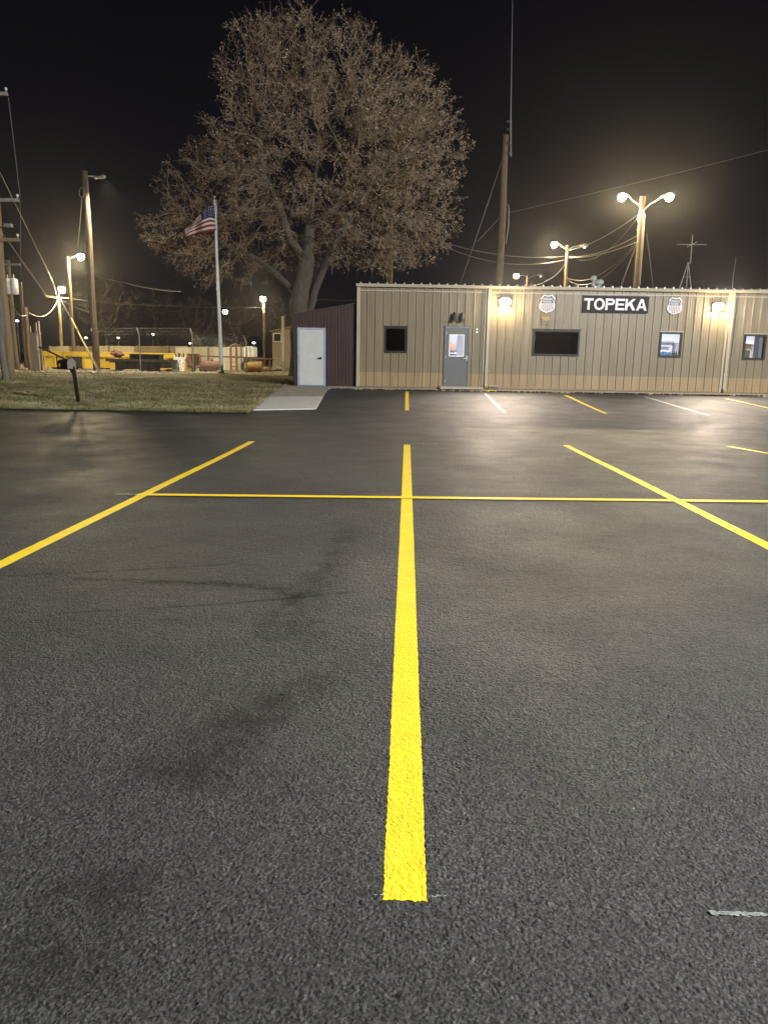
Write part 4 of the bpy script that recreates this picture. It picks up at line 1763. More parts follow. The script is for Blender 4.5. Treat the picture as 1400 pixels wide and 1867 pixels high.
def lamp_head(t, p_pole, p_lamp, power, col=(1.0, .80, .46), lens=None, r=.17, radius=.15):
    """cobra head at the end of a curved arm; lens bowl and its light"""
    lens = lens or M_LENS
    a, b = Vector(p_pole), Vector(p_lamp)
    d = (b - a)
    L = max(d.length, .2)
    hd = Vector((d.x, d.y, 0))
    hd = hd.normalized() if hd.length > .01 else Vector((0, -1, 0))
    head = b + Vector((0, 0, .10))
    mid_ = a.lerp(head, .5) + Vector((0, 0, .10 * L))
    root = head - hd * .38
    arm = MB().tube([a, a.lerp(mid_, .5) + Vector((0, 0, .05 * L)), mid_, root + Vector((0, 0, .03)), root + hd * .15], .035, 8).build('arm', M_GALV, t, smooth=True, world=True)
    hb = MB()
    n = 8
    pts = [root, root + hd * .12, root + hd * .3, root + hd * .52, root + hd * .66]
    hb.tube(pts, [.06, .11, .17, .16, .06], 10)
    h = hb.build('lamp_head', M_GALV, t, smooth=True, world=True)
    lb = MB().ball((b.x, b.y, b.z + .06), (r, r, r), 16, 10, zmin=-1, zmax=.6)
    lb.build('lens', lens, h, smooth=True, world=False)
    # lens is a sub-part: same local space as the head
    o = [c for c in h.children][0]
    o.data.transform(Matrix.Translation(-t.location))
    if power:
        light('lamp_light', 'POINT', b - Vector((0, 0, .16)), power, col, t, radius)


G_POLE = 'wooden utility poles along the left edge'
WARM = (1.0, .80, .46)

# pole A with three crossarms
t, top = pole_root('utility_pole', 'pale tall wooden pole with three crossarms at the left edge', 'utility pole', -24, 150, 28.7, .15, .11, M_WOODP, G_POLE)


def lx(px, py, Y): return at(px, py, Y)


for (py, hw_) in ((172, 1.0), (365, 1.0), (437, 1.0)):
    c = at(-4 + (py - 437) * .075, py, 28.7)
    tip = at({172: 18, 365: 39, 437: 39}[py], py + 1.5, 28.7)
    v = tip - Vector((top.x, top.y, tip.z))
    arm = MB().bar(Vector((top.x, top.y - .14, tip.z)) - v, Vector((top.x, top.y - .14, tip.z)) + v, .10, .11).build('crossarm', M_WOODP if py == 437 else mat('grey_timber', (.3, .28, .25), .8, var=.2), t, world=True)
    for sg in (-.95, .95):
        q = Vector((top.x, top.y - .14, tip.z + .06)) + v * sg
        i_ = MB().tube([q, q + Vector((0, 0, .05)), q + Vector((0, 0, .07)), q + Vector((0, 0, .13)), q + Vector((0, 0, .15))], [.015, .015, .045, .05, .02], 8).build('insulator', M_WHITE, arm, smooth=True)
        i_.data.transform(Matrix.Translation(-t.location))
q = at(16, 412, 28.5)
MB().bar(Vector((top.x, top.y - .1, q.z)), q, .03, .03).box((q.x - .12, q.y - .12, q.z - .04), (q.x + .15, q.y + .06, q.z + .07)).build('floodlight_bracket', M_GALV, t, world=True)
wire('vertical jumper wire between the upper crossarms of the pale tall pole', [at(16, 178, 28.56), at(38, 362, 28.56)], .0, .010, None, 'overhead wires')
wire('vertical jumper wire hanging below the middle crossarm of the pale tall pole', [at(37.5, 367, 28.56), at(38.5, 434, 28.56), at(38.5, 500, 28.56)], .0, .009)
t2, _ = pole_root('utility_pole', 'dark grey pole cut by the left edge of the photo', 'utility pole', -4, 520, 27.5, .13, .12, mat('grey_pole', (.16, .15, .13), .85, var=.3, stretch=(5, 5, .4)), G_POLE)
# transformer pole
t, top = pole_root('utility_pole', 'dim pole carrying two grey transformer cans, second from the left', 'utility pole', 14, 474, 41, .17, .13, M_WOOD, G_POLE)
for px in (15.5, 27):
    p = at(px, 522, 40.7)
    tr = MB().tube([p - Vector((0, 0, .42)), p - Vector((0, 0, .40)), p + Vector((0, 0, .34)), p + Vector((0, 0, .40))], [.17, .20, .20, .12], 14).build('transformer', M_WHITE, t, smooth=True, world=True)
    bs = MB().tube([p + Vector((0, 0, .38)), p + Vector((0, 0, .62))], [.04, .025], 8).build('bushing', M_WHITE, tr, smooth=True)
    bs.data.transform(Matrix.Translation(-t.location))
c = at(40, 483, 41)
MB().bar(Vector((top.x - 1.0, top.y - .16, c.z)), Vector((c.x, top.y - .16, c.z)), .09, .09).build('crossarm', M_GALV, t, world=True)
t, top38 = pole_root('utility_pole', 'slim dim pole third from the left, right of the transformer cans', 'utility pole', 37, 514, 50, .15, .12, M_WOOD, G_POLE)
t, top47 = pole_root('utility_pole', 'short dim pole standing close behind the grey timber box', 'utility pole', 47, 560, 44, .13, .11, M_WOOD, G_POLE)
# unlit-arm pole B
t, topB = pole_root('utility_pole', 'tall thick pole with a downcast arm lamp and a hanging cable coil', 'utility pole', 155, 312, 42, .20, .155, M_WOOD)
armB = MB().tube([at(157, 322, 42), at(165, 320.5, 42), at(172, 321, 42), at(178, 323, 42)], .03, 8).build('arm', M_GALV, t, smooth=True, world=True)
p = at(184, 322.5, 42)
MB().tube([at(171, 322, 42), at(175, 323, 42), at(180, 323.5, 42), at(185, 323, 42), at(190, 322, 42), at(193.5, 321.5, 42)], [.05, .09, .05, .09, .11, .04], 10).build('lamp_head', M_GALV, t, smooth=True, world=True)
light('lamp_light', 'SPOT', p + Vector((.28, -.05, -.2)), 9500, (1.0, .86, .58), t, .15, aim=p + Vector((2.4, 1.5, -10)), cone=138, blend=.8)
pts = []
for i in range(25):
    a = 2 * math.pi * i / 24
    pts.append(at(149.5 + 4.5 * math.cos(a), 351 + 9 * math.sin(a), 41.75))
MB().tube(pts, .022, 6, cap=False).build('cable_coil', M_WIREP, t, world=True)
MB().tube([at(150, 360, 41.75), at(147, 400, 41.75), at(142, 450, 41.75)], .02, 5).build('hanging_rope', M_WIREP, t, world=True)
MB().tube([at(160.5, 330, 41.8), at(162.5, 400, 41.8), at(166, 480, 41.8), at(171, 590, 41.8)], .022, 6).build('conduit', M_WIREP, t, world=True)
# lamp C
t, topC = pole_root('lamp_pole', 'slim lit lamp pole whose lamp glows right beside the tall thick pole', 'street lamp', 124, 468, 55, .14, .11, M_WOODP, 'lit lamp poles')
lamp_head(t, at(124.5, 474, 55), at(148, 469, 55), 11000, r=.26)
# lamp D
t, topD = pole_root('lamp_pole', 'shorter lit lamp pole with one sided crossarm at the left', 'street lamp', 107, 540, 62, .15, .12, M_WOODP, 'lit lamp poles')
lamp_head(t, at(107, 541, 62), at(113.5, 529, 61.6), 9500, r=.27)
MB().bar(at(85, 540, 61.8), at(112, 544, 61.8), .12, .14).build('crossarm', M_WOOD, t, world=True)
# G, H
t, topG = pole_root('lamp_pole', 'lit lamp pole glowing left of the big tree trunk', 'street lamp', 481, 553, 80, .17, .13, M_WOODP, 'lit lamp poles')
lamp_head(t, at(481, 556, 80), at(479.5, 546, 79.2), 16000, r=.32)
t, topH = pole_root('lamp_pole', 'far lit lamp glowing just right of the flagpole', 'street lamp', 401, 566, 105, .17, .13, M_WOOD, 'lit lamp poles')
lamp_head(t, at(401, 570, 105), at(411, 569, 105), 10000, r=.36)
# E: double-headed
t, topE = pole_root('lamp_pole', 'tall wooden pole with two bright lamps on opposite arms above the building', 'street lamp', 1172, 358, 45, .20, .15, M_WOOD, 'lit lamp poles')
lamp_head(t, at(1171, 383, 44.9), at(1133, 361, 44.9), 7000, r=.24)
lamp_head(t, at(1173, 383, 44.9), at(1219, 361, 44.9), 7000, r=.24)
MB().tube([at(1164, 392, 44.8), at(1161, 402, 44.7), at(1165, 412, 44.7), at(1160, 420, 44.75)], .03, 6).build('cable_loop', M_WIREP, t, world=True)
MB().tube([at(1175, 390, 44.8), at(1172, 440, 44.8), at(1166, 520, 44.8)], .03, 6).build('conduit', M_WIREP, t, world=True)
# F
t, topF = pole_root('lamp_pole', 'middle lit lamp pole with a second tiny white lamp, right of the radio mast', 'street lamp', 1035, 447, 62, .17, .13, M_WOODP, 'lit lamp poles')
lamp_head(t, at(1034, 458, 61.9), at(1010, 447, 61.9), 8500, r=.26)
lamp_head(t, at(1036, 455, 61.9), at(1065, 450.5, 61.9), 0, lens=M_LENSC, r=.14)
# far
t, topI = pole_root('lamp_pole', 'farthest lamp pole glowing low over the roof beside the radio mast', 'street lamp', 962, 502, 92, .17, .13, M_WOOD, 'lit lamp poles')
lamp_head(t, at(961, 506, 92), at(941, 504, 92), 8000, r=.32)
lamp_head(t, at(963, 508, 92), at(985, 503.5, 92), 0, lens=M_LENSC, r=.14)
# radio mast
t, topM = pole_root('radio_mast', 'tall wooden mast topped by a thin whip antenna rising past the top of the photo', 'radio mast', 922.5, 246, 38, .19, .13, M_WOOD)
MB().tube([at(931, 285, 37.85), at(931, 215, 37.85), at(932.5, 100, 37.85), at(935, -40, 37.85)], [.035, .03, .018, .012], 6).build('antenna', M_GALV, t, world=True)
mb = MB()
for py in (222, 236, 262, 280): mb.box(tuple(at(924, py, 37.9) - Vector((.02, .05, .03))), tuple(at(933, py, 37.9) + Vector((.02, .05, .05))))
mb.build('bracket', M_BLACKM, t, world=True)
MB().tube([at(925, 372, 37.8), at(927.5, 380, 37.75), at(927, 410, 37.75), at(922, 445, 37.8)], .02, 5).build('cable_loop', M_WIREP, t, world=True)
# pole behind building under the tree
pole_root('utility_pole', 'plain wooden pole rising behind the building under the right side of the tree', 'utility pole', 712, 380, 40, .17, .15, M_WOOD)
# tripod antenna on the roof
b = at(1251, 524, 34)
c = at(1254, 478, 34)
roofz = Bw(0, 8, W(653, 516)[1] + .25).z
t = thing('tripod_antenna', 'spindly tripod mast carrying a cross shaped aerial above the roof', 'antenna', Vector((c.x, c.y, roofz - .05)))
for q in (at(1234, 524, 34), at(1263, 524, 34.4), at(1251, 524, 33.4)):
    q2 = Vector((q.x, q.y, roofz - .03)) if False else q - Vector((0, 0, .45))
    MB().tube([c, q2], .022, 6).build('leg', M_GALV, t, world=True)
MB().tube([c - Vector((0, 0, .05)), at(1258, 480, 34), at(1262, 428, 34)], .024, 6).build('mast', M_GALV, t, world=True)
MB().tube([at(1234, 445.5, 34), at(1288, 446, 34)], .016, 6).tube([at(1252, 450, 33.6), at(1270, 441, 34.4)], .016, 6).build('crossbar', M_GALV, t, world=True)
MB().tube([at(1244, 505, 34), at(1258, 505, 34.2)], .014, 6).build('brace', M_GALV, t, world=True)
b = at(1336, 524, 31)
tag(MB().tube([at(1333, 545, 31), at(1336, 505, 31), at(1341, 470, 31)], [.02, .01, .006], 6).build('whip_antenna', M_GALV), 'thin whip antenna on the roof above the right wall lamp', 'antenna')
# far tiny lamps
for (px, py, Y, lb) in ((279, 609.5, 130, 'tiny far white lamp over the yellow deck, between two fence posts'), (216, 616, 130, 'tiny far lamp over the dark steel stack'),
                        (347, 626, 130, 'tiny far lamp at the right fence post left of the flagpole'), (32, 585, 120, 'tiny far lamp between the left poles'),
                        (157, 616, 130, 'tiny far lamp left of the tall thick pole'), (463, 625, 130, 'tiny far lamp near the leaning lamp pole')):
    p = at(px, py, Y)
    t = thing('distant_lamp', lb, 'lamp', foot(p), 0, 'tiny far lamps')
    MB().tube([foot(p), p - Vector((0, 0, .25))], .07, 6).build('pole', M_GALV, t, world=True)
    MB().ball(p, (.26, .26, .14), 10, 6).build('lens', M_LENSC, t, world=True)

# wires right
M_W2 = M_WIREP
wire('long faint wire from the radio mast to the upper right corner', [at(926, 388, 38), at(1400, 273, 36), at(1500, 250, 36)], .05, .010)
wire('upper cable sloping from the double lamp pole down to the middle lamp pole', [at(1163, 391, 44.8), at(1038, 456, 61.9)], .3, .028, M_W2)
wire('second cable between the double lamp pole and the middle lamp pole, sagging a little', [at(1164, 428, 44.8), at(1037, 468, 61.9)], .35, .026, M_W2)
wire('third cable between the double lamp pole and the middle lamp pole, just under the second', [at(1163, 440, 44.8), at(1037, 470, 61.9)], .25, .026, M_W2)
wire('dark cable hanging from the upper double lamp pole to the middle cables', [at(1163, 395, 44.8), at(1053, 473, 60)], .8, .016)
wire('low sagging cable from the double lamp pole to the foot of the middle lamp pole', [at(1160, 442, 44.8), at(1034, 507, 61.9)], .9, .020, M_W2)
wire('lowest sagging cable from the double lamp pole to the foot of the middle lamp pole', [at(1158, 447, 44.8), at(1034, 510, 61.9)], 1.1, .020, M_W2)
wire('upper wire from the middle lamp pole to the tree', [at(1033, 467, 61.9), at(785, 434, 58)], .55, .018)
wire('lower wire from the middle lamp pole to the tree', [at(1033, 473, 61.9), at(790, 440, 58)], .9, .018)
wire('left guy wire of the double lamp pole', [at(1160, 445, 44.8), at(1128, 530, 44)], 0, .014)
wire('right guy wire of the double lamp pole', [at(1178, 425, 44.8), at(1191, 530, 44)], 0, .014)
wire('long guy wire from the radio mast down to the left', [at(917, 287, 37.9), at(880, 398, 37.5), at(838, 520, 37)], 0, .012)
wire('short guy wire low on the left of the radio mast', [at(911, 397, 37.9), at(870, 440, 38)], 0, .010)
wire('guy wire left of the middle lamp pole', [at(1031, 480, 61.9), at(996, 512, 61), at(955, 518, 60)], .2, .018)
# wires left
wire('upper wire coming down from the top left to the shorter lamp pole', [at(-20, 270, 25), at(0, 313, 30), at(99, 517, 61.5), at(104, 538, 61.9)], 0, .009)
wire('lower wire coming down from the left pole to the crossarm end', [at(0, 418, 28.6), at(86, 539, 61.7)], 0, .010)
wire('thick pale cable looping from the shorter lamp pole to the short dim pole', [at(106, 547, 61.9), at(48, 566, 44)], .75, .022, M_W2)
wire('pale cable looping between the short dim pole and the pale tall pole', [at(48, 574, 44), at(12, 535, 28.6)], .35, .022, M_W2)
wire('faint wire running right from the slim lamp pole to the big tree', [at(125, 486, 55), at(230, 516, 50), at(330, 532, 45)], .1, .012)
wire('pale wire running right from the shorter lamp pole behind the flagpole', [at(112, 542, 61.9), at(285, 556, 70), at(480, 560, 79.8)], .15, .022, M_W2)
wire('short cable from the shorter lamp pole to the tall thick pole', [at(111, 546, 61.9), at(168, 570, 42.2)], .1, .016, M_W2)
wire('sagging cable between the far lamp by the flagpole and the trunk side lamp pole', [at(403, 580, 104), at(479, 563, 79.8)], 1.2, .030, M_W2)
wire('thin wire passing behind the maroon shed roof', [at(575, 546, 48), at(700, 546, 48)], .05, .012)
# yellow guy guard
g0, g1 = at(117, 556, 58), at(131, 583, 51)
g2 = gp(186, 690)
tg = thing('guy_wire', 'yellow guarded guy wire slanting from the lamp pole down into the lawn', 'guy wire', g2)
MB().tube([at(110, 545, 61.6), at(130, 580, 46), g2 + Vector((.05, 0, .1))], .014, 5).build('strand', M_WIRE, tg, world=True)
MB().tube([at(130, 580, 45.8), g2 + Vector((0, 0, .02))], .045, 8).build('guard', mat('guard_yellow', (.45, .36, .14), .5, var=.1), tg, world=True)

# ------------------------------------------------------------------ flagpole and flag
fb = at(404.5, 681.5, 35.5)
FY = fb.y
t = thing('flagpole', 'slender white flagpole standing at the back of the lawn', 'flagpole', fb)
ft = at(391.5, 364, FY)
MB().tube([fb - Vector((0, 0, .2)), fb.lerp(ft, .5), ft], [.095, .075, .042], 14).build('pole', M_WHITE, t, smooth=True, world=True)
MB().tube([fb, fb + Vector((0, 0, .12)), fb + Vector((0, 0, .16))], [.17, .16, .10], 14).build('collar', M_WHITE, t, smooth=True, world=True)
MB().ball(ft + Vector((0, 0, .10)), .075, 12, 8).build('finial', mat('gilt', (.6, .5, .25), .3, metal=.8), t, smooth=True, world=True)
MB().tube([ft, ft + Vector((.14, -.02, -.05))], .02, 6).build('truck', M_GALV, t, world=True)
MB().tube([ft + Vector((.10, -.02, -.08)), at(396.5, 430, FY - .08), at(404, 660, FY - .10)], .008, 4).build('halyard', M_WHITE, t, world=True)
fl = thing('flag', 'drooping striped flag with starred blue canton flying from the white flagpole', 'flag', at(392, 374, FY))
TOP = [(0, 391.5, 373.5), (.25, 380, 377), (.40, 369, 388), (.6, 357, 400), (.8, 347, 410), (1, 339, 417)]
BOT = [(0, 394.5, 420), (.25, 384, 422.5), (.40, 371, 425), (.6, 358, 428), (.8, 347, 431), (1, 340.5, 434)]


def pl(T, s_):
    for a, b in zip(T, T[1:]):
        if s_ <= b[0] + 1e-9:
            q = (s_ - a[0]) / (b[0] - a[0])
            return a[1] + (b[1] - a[1]) * q, a[2] + (b[2] - a[2]) * q
    return T[-1][1:]


NS, NT = 40, 26
fm = MB()
gr = []
for i in range(NS + 1):
    s_ = i / NS
    tx, ty = pl(TOP, s_)
    bx, by = pl(BOT, s_)
    for j in range(NT + 1):
        q = j / NT
        dep = .20 * s_ ** .7 * math.sin(s_ * 9 + q * 2.6) + .07 * math.sin(s_ * 17 - q * 3) * s_
        q = q ** (1 + 1.3 * s_)
        px_ = tx + (bx - tx) * q + 2.0 * math.sin(s_ * 10 + q * 4) * s_ * (1 - q)
        py_ = ty + (by - ty) * q - 2.5 * math.sin(math.pi * q) * s_ * (1 - s_)
        gr.append(at(px_, py_, FY - .06 + dep))
k = NT + 1
mi, fs = [], []
for i in range(NS):
    for j in range(NT):
        fs.append((i * k + j, (i + 1) * k + j, (i + 1) * k + j + 1, i * k + j + 1))
        st = j // 2
        mi.append(2 if (st < 7 and i < NS * .42) else (0 if st % 2 == 0 else 1))
fm.add(gr, fs)
fm.mi = mi
fm.build('cloth', [M_RED, M_FWHITE, M_FBLUE], fl, smooth=True, world=True)
sm = MB()
for r_ in range(9):
    for c_ in range(6 if r_ % 2 == 0 else 5):
        i = (1.2 + (c_ * 2 + (r_ % 2)) * 1.35)
        j = 1.2 + r_ * 1.42
        i0, j0 = int(i), int(j)
        p = gr[i0 * k + j0] + Vector((0, -.012, 0))
        vs = []
        for q in range(10):
            a = math.pi / 2 + q * math.pi / 5
            rr = .022 if q % 2 == 0 else .009
            vs.append(p + Vector((math.cos(a) * rr, 0, math.sin(a) * rr)))
        sm.add(vs, [tuple(range(10))])
sm.build('stars', M_FWHITE, fl, world=True)

# ------------------------------------------------------------------ mailbox
mbp = gp(145, 737)
MY = mbp.y
t = thing('mailbox', 'leaning mailbox, body darkened with shade, on a braced post at the front of the lawn', 'mailbox', mbp)
MB().bar(mbp - Vector((0, 0, .2)), at(134, 668, MY), .075, .075, (0, 1, 0)).build('post', M_BLACKM, t, world=True)
MB().bar(at(138, 687, MY - .02), at(128, 671, MY - .02), .05, .05, (0, 1, 0)).build('brace', M_BLACKM, t, world=True)
# body: a domed box turned three quarters to the viewer, its door end to the right front
cR = at(130.5, 663, MY - .05)
ang = R(-38)
ax = Vector((math.cos(ang), math.sin(ang), 0)) * -1   # from the door end toward the back
sdv = Vector((-ax.y, ax.x, 0))
tilt = Vector((0, 0, -.05))
prof2 = [(-.115, -.13), (.115, -.13), (.115, .04), (.085, .095), (.03, .125), (-.03, .125), (-.085, .095), (-.115, .04)]


def mbody(d0, d1, s_=1.0):
    vs = []
    for dd in (d0, d1):
        for a, z in prof2:
            vs.append(cR + ax * dd + sdv * (a * s_) + Vector((0, 0, z * s_)) + tilt * dd)
    n = len(prof2)
    return MB().add(vs, [tuple(range(n))[::-1], tuple(range(n, 2 * n))] + [(i, (i + 1) % n, n + (i + 1) % n, n + i) for i in range(n)])


bd = mbody(0, .56).build('body', M_BLACKM, t, world=True)  # near-black body colour holds the shade on the box side
dr = mbody(-.018, -.001, 1.03).build('door', M_MBOX, t, world=True)
h_ = MB().ball(cR + ax * -.03 + Vector((0, 0, .08)), .02, 8, 6).build('handle', M_GALV, dr)
h_.data.transform(Matrix.Translation(-t.location))
MB().box(tuple(cR + ax * .28 - sdv * 0 + Vector((-.16, -.16, -.155))), tuple(cR + ax * .28 + Vector((.16, .16, -.135)))).build('base_board', M_BLACKM, t, world=True)
q = cR + ax * .44
sd_ = sdv if sdv.y < 0 else -sdv
MB().bar(q + sd_ * .125 - ax * .06 + Vector((0, 0, -.05)), q + sd_ * .125 + ax * .06 + Vector((0, 0, -.05)), .012, .085).build('side_plate', M_YSTEEL, t, world=True)
MB().bar(cR + ax * .53 + sd_ * .12 + Vector((0, 0, -.06)), cR + ax * .53 + sd_ * .12 + Vector((0, 0, .20)), .012, .05, (0, 1, 0)).build('signal_flag', M_BLACKM, t, world=True)

# ------------------------------------------------------------------ chain-link boundary with barbed outriggers
fpx = [(74, 588, 33.5, False), (166, 599, 42, True), (250, 598, 42, True), (347, 599, 43, True), (445, 612, 45, False)]
CF = 42.0
t = thing('chain_link_fence', 'thin grey security fence posts with bent barbed wire arms in front of the yard', 'fence', foot(at(250, 650, CF)))
tops = []
for px, py, Y, bent in fpx[1:]:
    a = at(px + 4, py + 12, Y)
    b = foot(a)
    c = at(px, py, Y - .25)
    MB().tube([b - Vector((0, 0, .2)), a, c], .032, 8).build('post', M_GALV, t, smooth=True, world=True)
    tops.append((a, c))
mb = MB()
for a, b in zip(tops, tops[1:]):
    for f in (.1, .5, .95):
        mb.tube([a[0].lerp(a[1], f), b[0].lerp(b[1], f)], .004, 3)
mb.build('barbed_wire', M_GALV, t, world=True)
mb = MB()
for a, b in zip(tops, tops[1:]):
    A, B = a[0], b[0]
    n = int((B - A).length / .14)
    for i in range(-14, n):
        for sgn in (1, -1):
            # diamond mesh strands clipped to the bay
            x0, x1 = i / n, (i + 14) / n
            z0, z1 = (0, 1) if sgn > 0 else (1, 0)
            if x0 < 0:
                z0 = z0 + (z1 - z0) * (-x0) / (x1 - x0); x0 = 0
            if x1 > 1:
                z1 = z0 + (z1 - z0) * (1 - x0) / (x1 - x0); x1 = 1
            if x1 - x0 < 1e-3: continue
            p, q = A.lerp(B, x0), A.lerp(B, x1)
            pz, qz = terr(p.x, p.y) + .05, terr(q.x, q.y) + .05
            mb.tube([Vector((p.x, p.y, pz + (p.z - pz) * z0)), Vector((q.x, q.y, qz + (q.z - qz) * z1))], .0009, 3, cap=False)
mb.build('mesh', M_GALV, t, world=True)
# gate post, bar and timber box at left
GY = gp(73, 679).y
a = at(71, 588, GY)
t = thing('gate_post', 'thin dark steel post beside the grey timber box with a bar sloping right', 'gate post', foot(a))
MB().tube([foot(a), a], .05, 10).build('post', mat('post_grey', (.16, .15, .14), .6), t, smooth=True, world=True)
MB().ball(a, .06, 10, 6).build('cap', M_GALV, t, world=True)
MB().tube([at(72, 632, GY), at(124, 657, GY - 1)], .05, 8).build('bar', M_BLACKM, t, world=True)
t = thing('timber_box', 'upright weathered grey timber box standing beside the thin steel post', 'timber box', foot(at(62, 640, GY)))
x0, x1 = at(55.5, 640, GY), at(71, 640, GY)
zt, zb_ = at(62, 608, GY).z, terr(x0.x, GY)
zm = at(62, 640, GY).z
grey = mat('weathered_boards', (.27, .22, .155), .85, var=.25, scale=4, stretch=(4, 4, .5), bump=.4, bscale=14)
MB().box((x0.x + .02, GY, zb_), (x1.x - .02, GY + .5, zm - .02)).build('lower_panel', grey, t, world=True)
MB().box((x0.x, GY + .02, zm + .02), (x1.x - .06, GY + .5, zt)).build('upper_panel', grey, t, world=True)
MB().box((x0.x - .03, GY - .03, zm - .02), (x1.x + .0, GY + .5, zm + .02)).box((x0.x - .04, GY - .02, zt + .001), (x1.x - .02, GY + .52, zt + .05)).build('rail', grey, t, world=True)
MB().box((x1.x - .16, GY + .1, zt + .051), (x1.x - .08, GY + .2, at(64, 588, GY).z)).box((x0.x - .02, GY + .1, zt + .051), (x0.x + .05, GY + .2, at(55, 595, GY).z)).build('upright', M_WOODP, t, world=True)

# ------------------------------------------------------------------ things in the yard
def yz(px, py, Y): return at(px, py, Y)


YY = 46.5
gz = terr(0, YY) + .05
x0, x1 = at(80, 660, YY).x, at(349, 660, YY).x
zt = at(200, 642, YY).z
t = thing('steel_deck', 'long yellow steel deck unit with rows of bolt holes and a rusty end', 'steel deck', (x0, YY, gz))
mb = MB()
mb.box((x0, YY, zt - .22), (x1 - .25, YY + 2.0, zt))
mb.box((x0 + .02, YY + .04, gz + .12), (x1 - .3, YY + 1.9, zt - .225))
for i in range(15):
    x = x0 + .05 + i * (x1 - x0 - .5) / 14
    mb.box((x, YY - .02, gz + .1), (x + .09, YY + .039, zt - .225))
mb.box((x0, YY - .03, zt - .30), (x1 - .27, YY + .035, zt - .228))
mb.build('frame', M_YSTEEL, t, world=True)
mb = MB()
for i in range(60):
    x = x0 + .1 + i * (x1 - x0 - .6) / 59
    mb.tube([(x, YY - .004, zt - .08), (x, YY + .02, zt - .08)], .022, 6)
mb.build('bolt_holes', M_DSTEEL, t, world=True)
MB().box((x1 - .24, YY + .01, gz + .35), (x1, YY + 1.95, zt - .02)).build('rusty_end', M_RUST, t, world=True)
xa, xb = at(134, 660, YY).x, at(151, 660, YY).x
MB().box((xa, YY - .05, gz + .1), (xb, YY - .025, zt - .31)).build('access_panel', M_DSTEEL, t, world=True)
mb = MB()
for px in (90, 120, 170, 240, 300):
    x = at(px, 660, YY).x
    mb.box((x, YY + .3, gz - .05), (x + .4, YY + 1.6, gz + .119))
mb.build('skid', M_DSTEEL, t, world=True)
# dark steel stack
SY = 44.0
gz = terr(0, SY) + .05


def bx(mb, pxa, pya, pxb, pyb, Y, dp):
    a, b = at(pxa, pyb, Y), at(pxb, pya, Y)
    return mb.box((a.x, Y, max(a.z, gz - .02)), (b.x, Y + dp, b.z))


for args, nm, m, lb in (
        (((210, 659, 283, 677), 1.0), 'steel_girder', M_DSTEEL, 'dark girder lying lowest in the stack before the yellow deck'),
        (((236, 646, 291, 655.5), .9), 'steel_girder', M_BLACKM, 'black girder lying on top of the dark plate stack'),
        (((283, 660, 313, 671), 1.0), 'steel_girder', mat('dark_brown_steel', (.06, .05, .042), .6, var=.25), 'brownish girder end at the right of the dark stack')):
    t = thing(nm, lb, 'girder', at(*((args[0][0] + args[0][2]) / 2, args[0][3], SY)), 0, 'dark girders stacked in the yard')
    mb = MB()
    (pa, pya, pb, pyb) = args[0]
    a, b = at(pa, pyb, SY), at(pb, pya, SY)
    h = b.z - a.z
    mb.box((a.x, SY, a.z), (b.x, SY + args[1], a.z + h * .16)).box((a.x, SY, b.z - h * .16), (b.x, SY + args[1], b.z))
    mb.box((a.x + .02, SY + .09, a.z + h * .16), (b.x - .02, SY + args[1] - .09, b.z - h * .16))
    mb.build('beam', m, t, world=True)
    st_ = MB()
    n = max(3, int((b.x - a.x) / .4))
    for i in range(n + 1):
        x = a.x + .03 + (b.x - a.x - .1) * i / n
        st_.box((x, SY + .01, a.z + h * .16), (x + .03, SY + .088, b.z - h * .16))
    st_.build('stiffener', m, t, world=True)
t = thing('steel_plate', 'wide thin dark plate lying between the stacked girders', 'steel plate', at(250, 658, SY))
bx(MB(), 193, 656, 310, 658.6, SY - .25, 1.5).build('plate', M_DSTEEL, t, world=True)
bx(MB(), 200, 658.8, 206, 661, SY - .2, 1.0).build('batten', M_WOOD, t, world=True)
nr = np.random.RandomState(2)
c = at(216, 645, SY + .4)
mb = MB()
for i in range(16):
    mb.ball(c + Vector((nr.randn() * .2, nr.randn() * .15, nr.randn() * .06)), (.16, .14, .09), 7, 5)
tag(mb.build('scrap_heap', M_RUST), 'reddish scrap heap lying on top of the dark plate', 'scrap heap')
t = thing('plank', 'pale plank on the ground under the dark girders', 'plank', at(240, 676, SY - .6))
bx(MB(), 227, 673.5, 251, 677, SY - .6, .3).build('board', M_FENCEW, t, world=True)
bx(MB(), 231, 677.1, 234, 678.8, SY - .6, .3).build('batten', M_WOOD, t, world=True)
# stained board leaning
t = thing('stained_panel', 'white panel streaked with black stains leaning before the yellow deck end', 'panel', at(325, 677, SY + 1))
a, b = at(314, 677, SY + 1), at(339, 648, SY + 1.5)
MB().add([(a.x, SY + 1, a.z), (b.x, SY + 1, a.z), (b.x, SY + 1.5, b.z), (a.x, SY + 1.5, b.z), (a.x, SY + 1.06, a.z), (b.x, SY + 1.06, a.z), (b.x, SY + 1.56, b.z), (a.x, SY + 1.56, b.z)],
         [(0, 1, 2, 3), (7, 6, 5, 4), (0, 4, 5, 1), (3, 2, 6, 7), (0, 3, 7, 4), (1, 5, 6, 2)]).build('board', M_BOARD, t, world=True)
mb = MB()
for i in range(9):
    p = Vector((a.x + (b.x - a.x) * (.15 + .09 * i), SY + 1.48, b.z))
    mb.tube([p + Vector((0, -.02, -.5 + .3 * nr.rand())), p + Vector((.03 * nr.randn(), -.03, .08 + .15 * nr.rand()))], .02, 5)
mb.build('straps', M_DSTEEL, t, world=True)
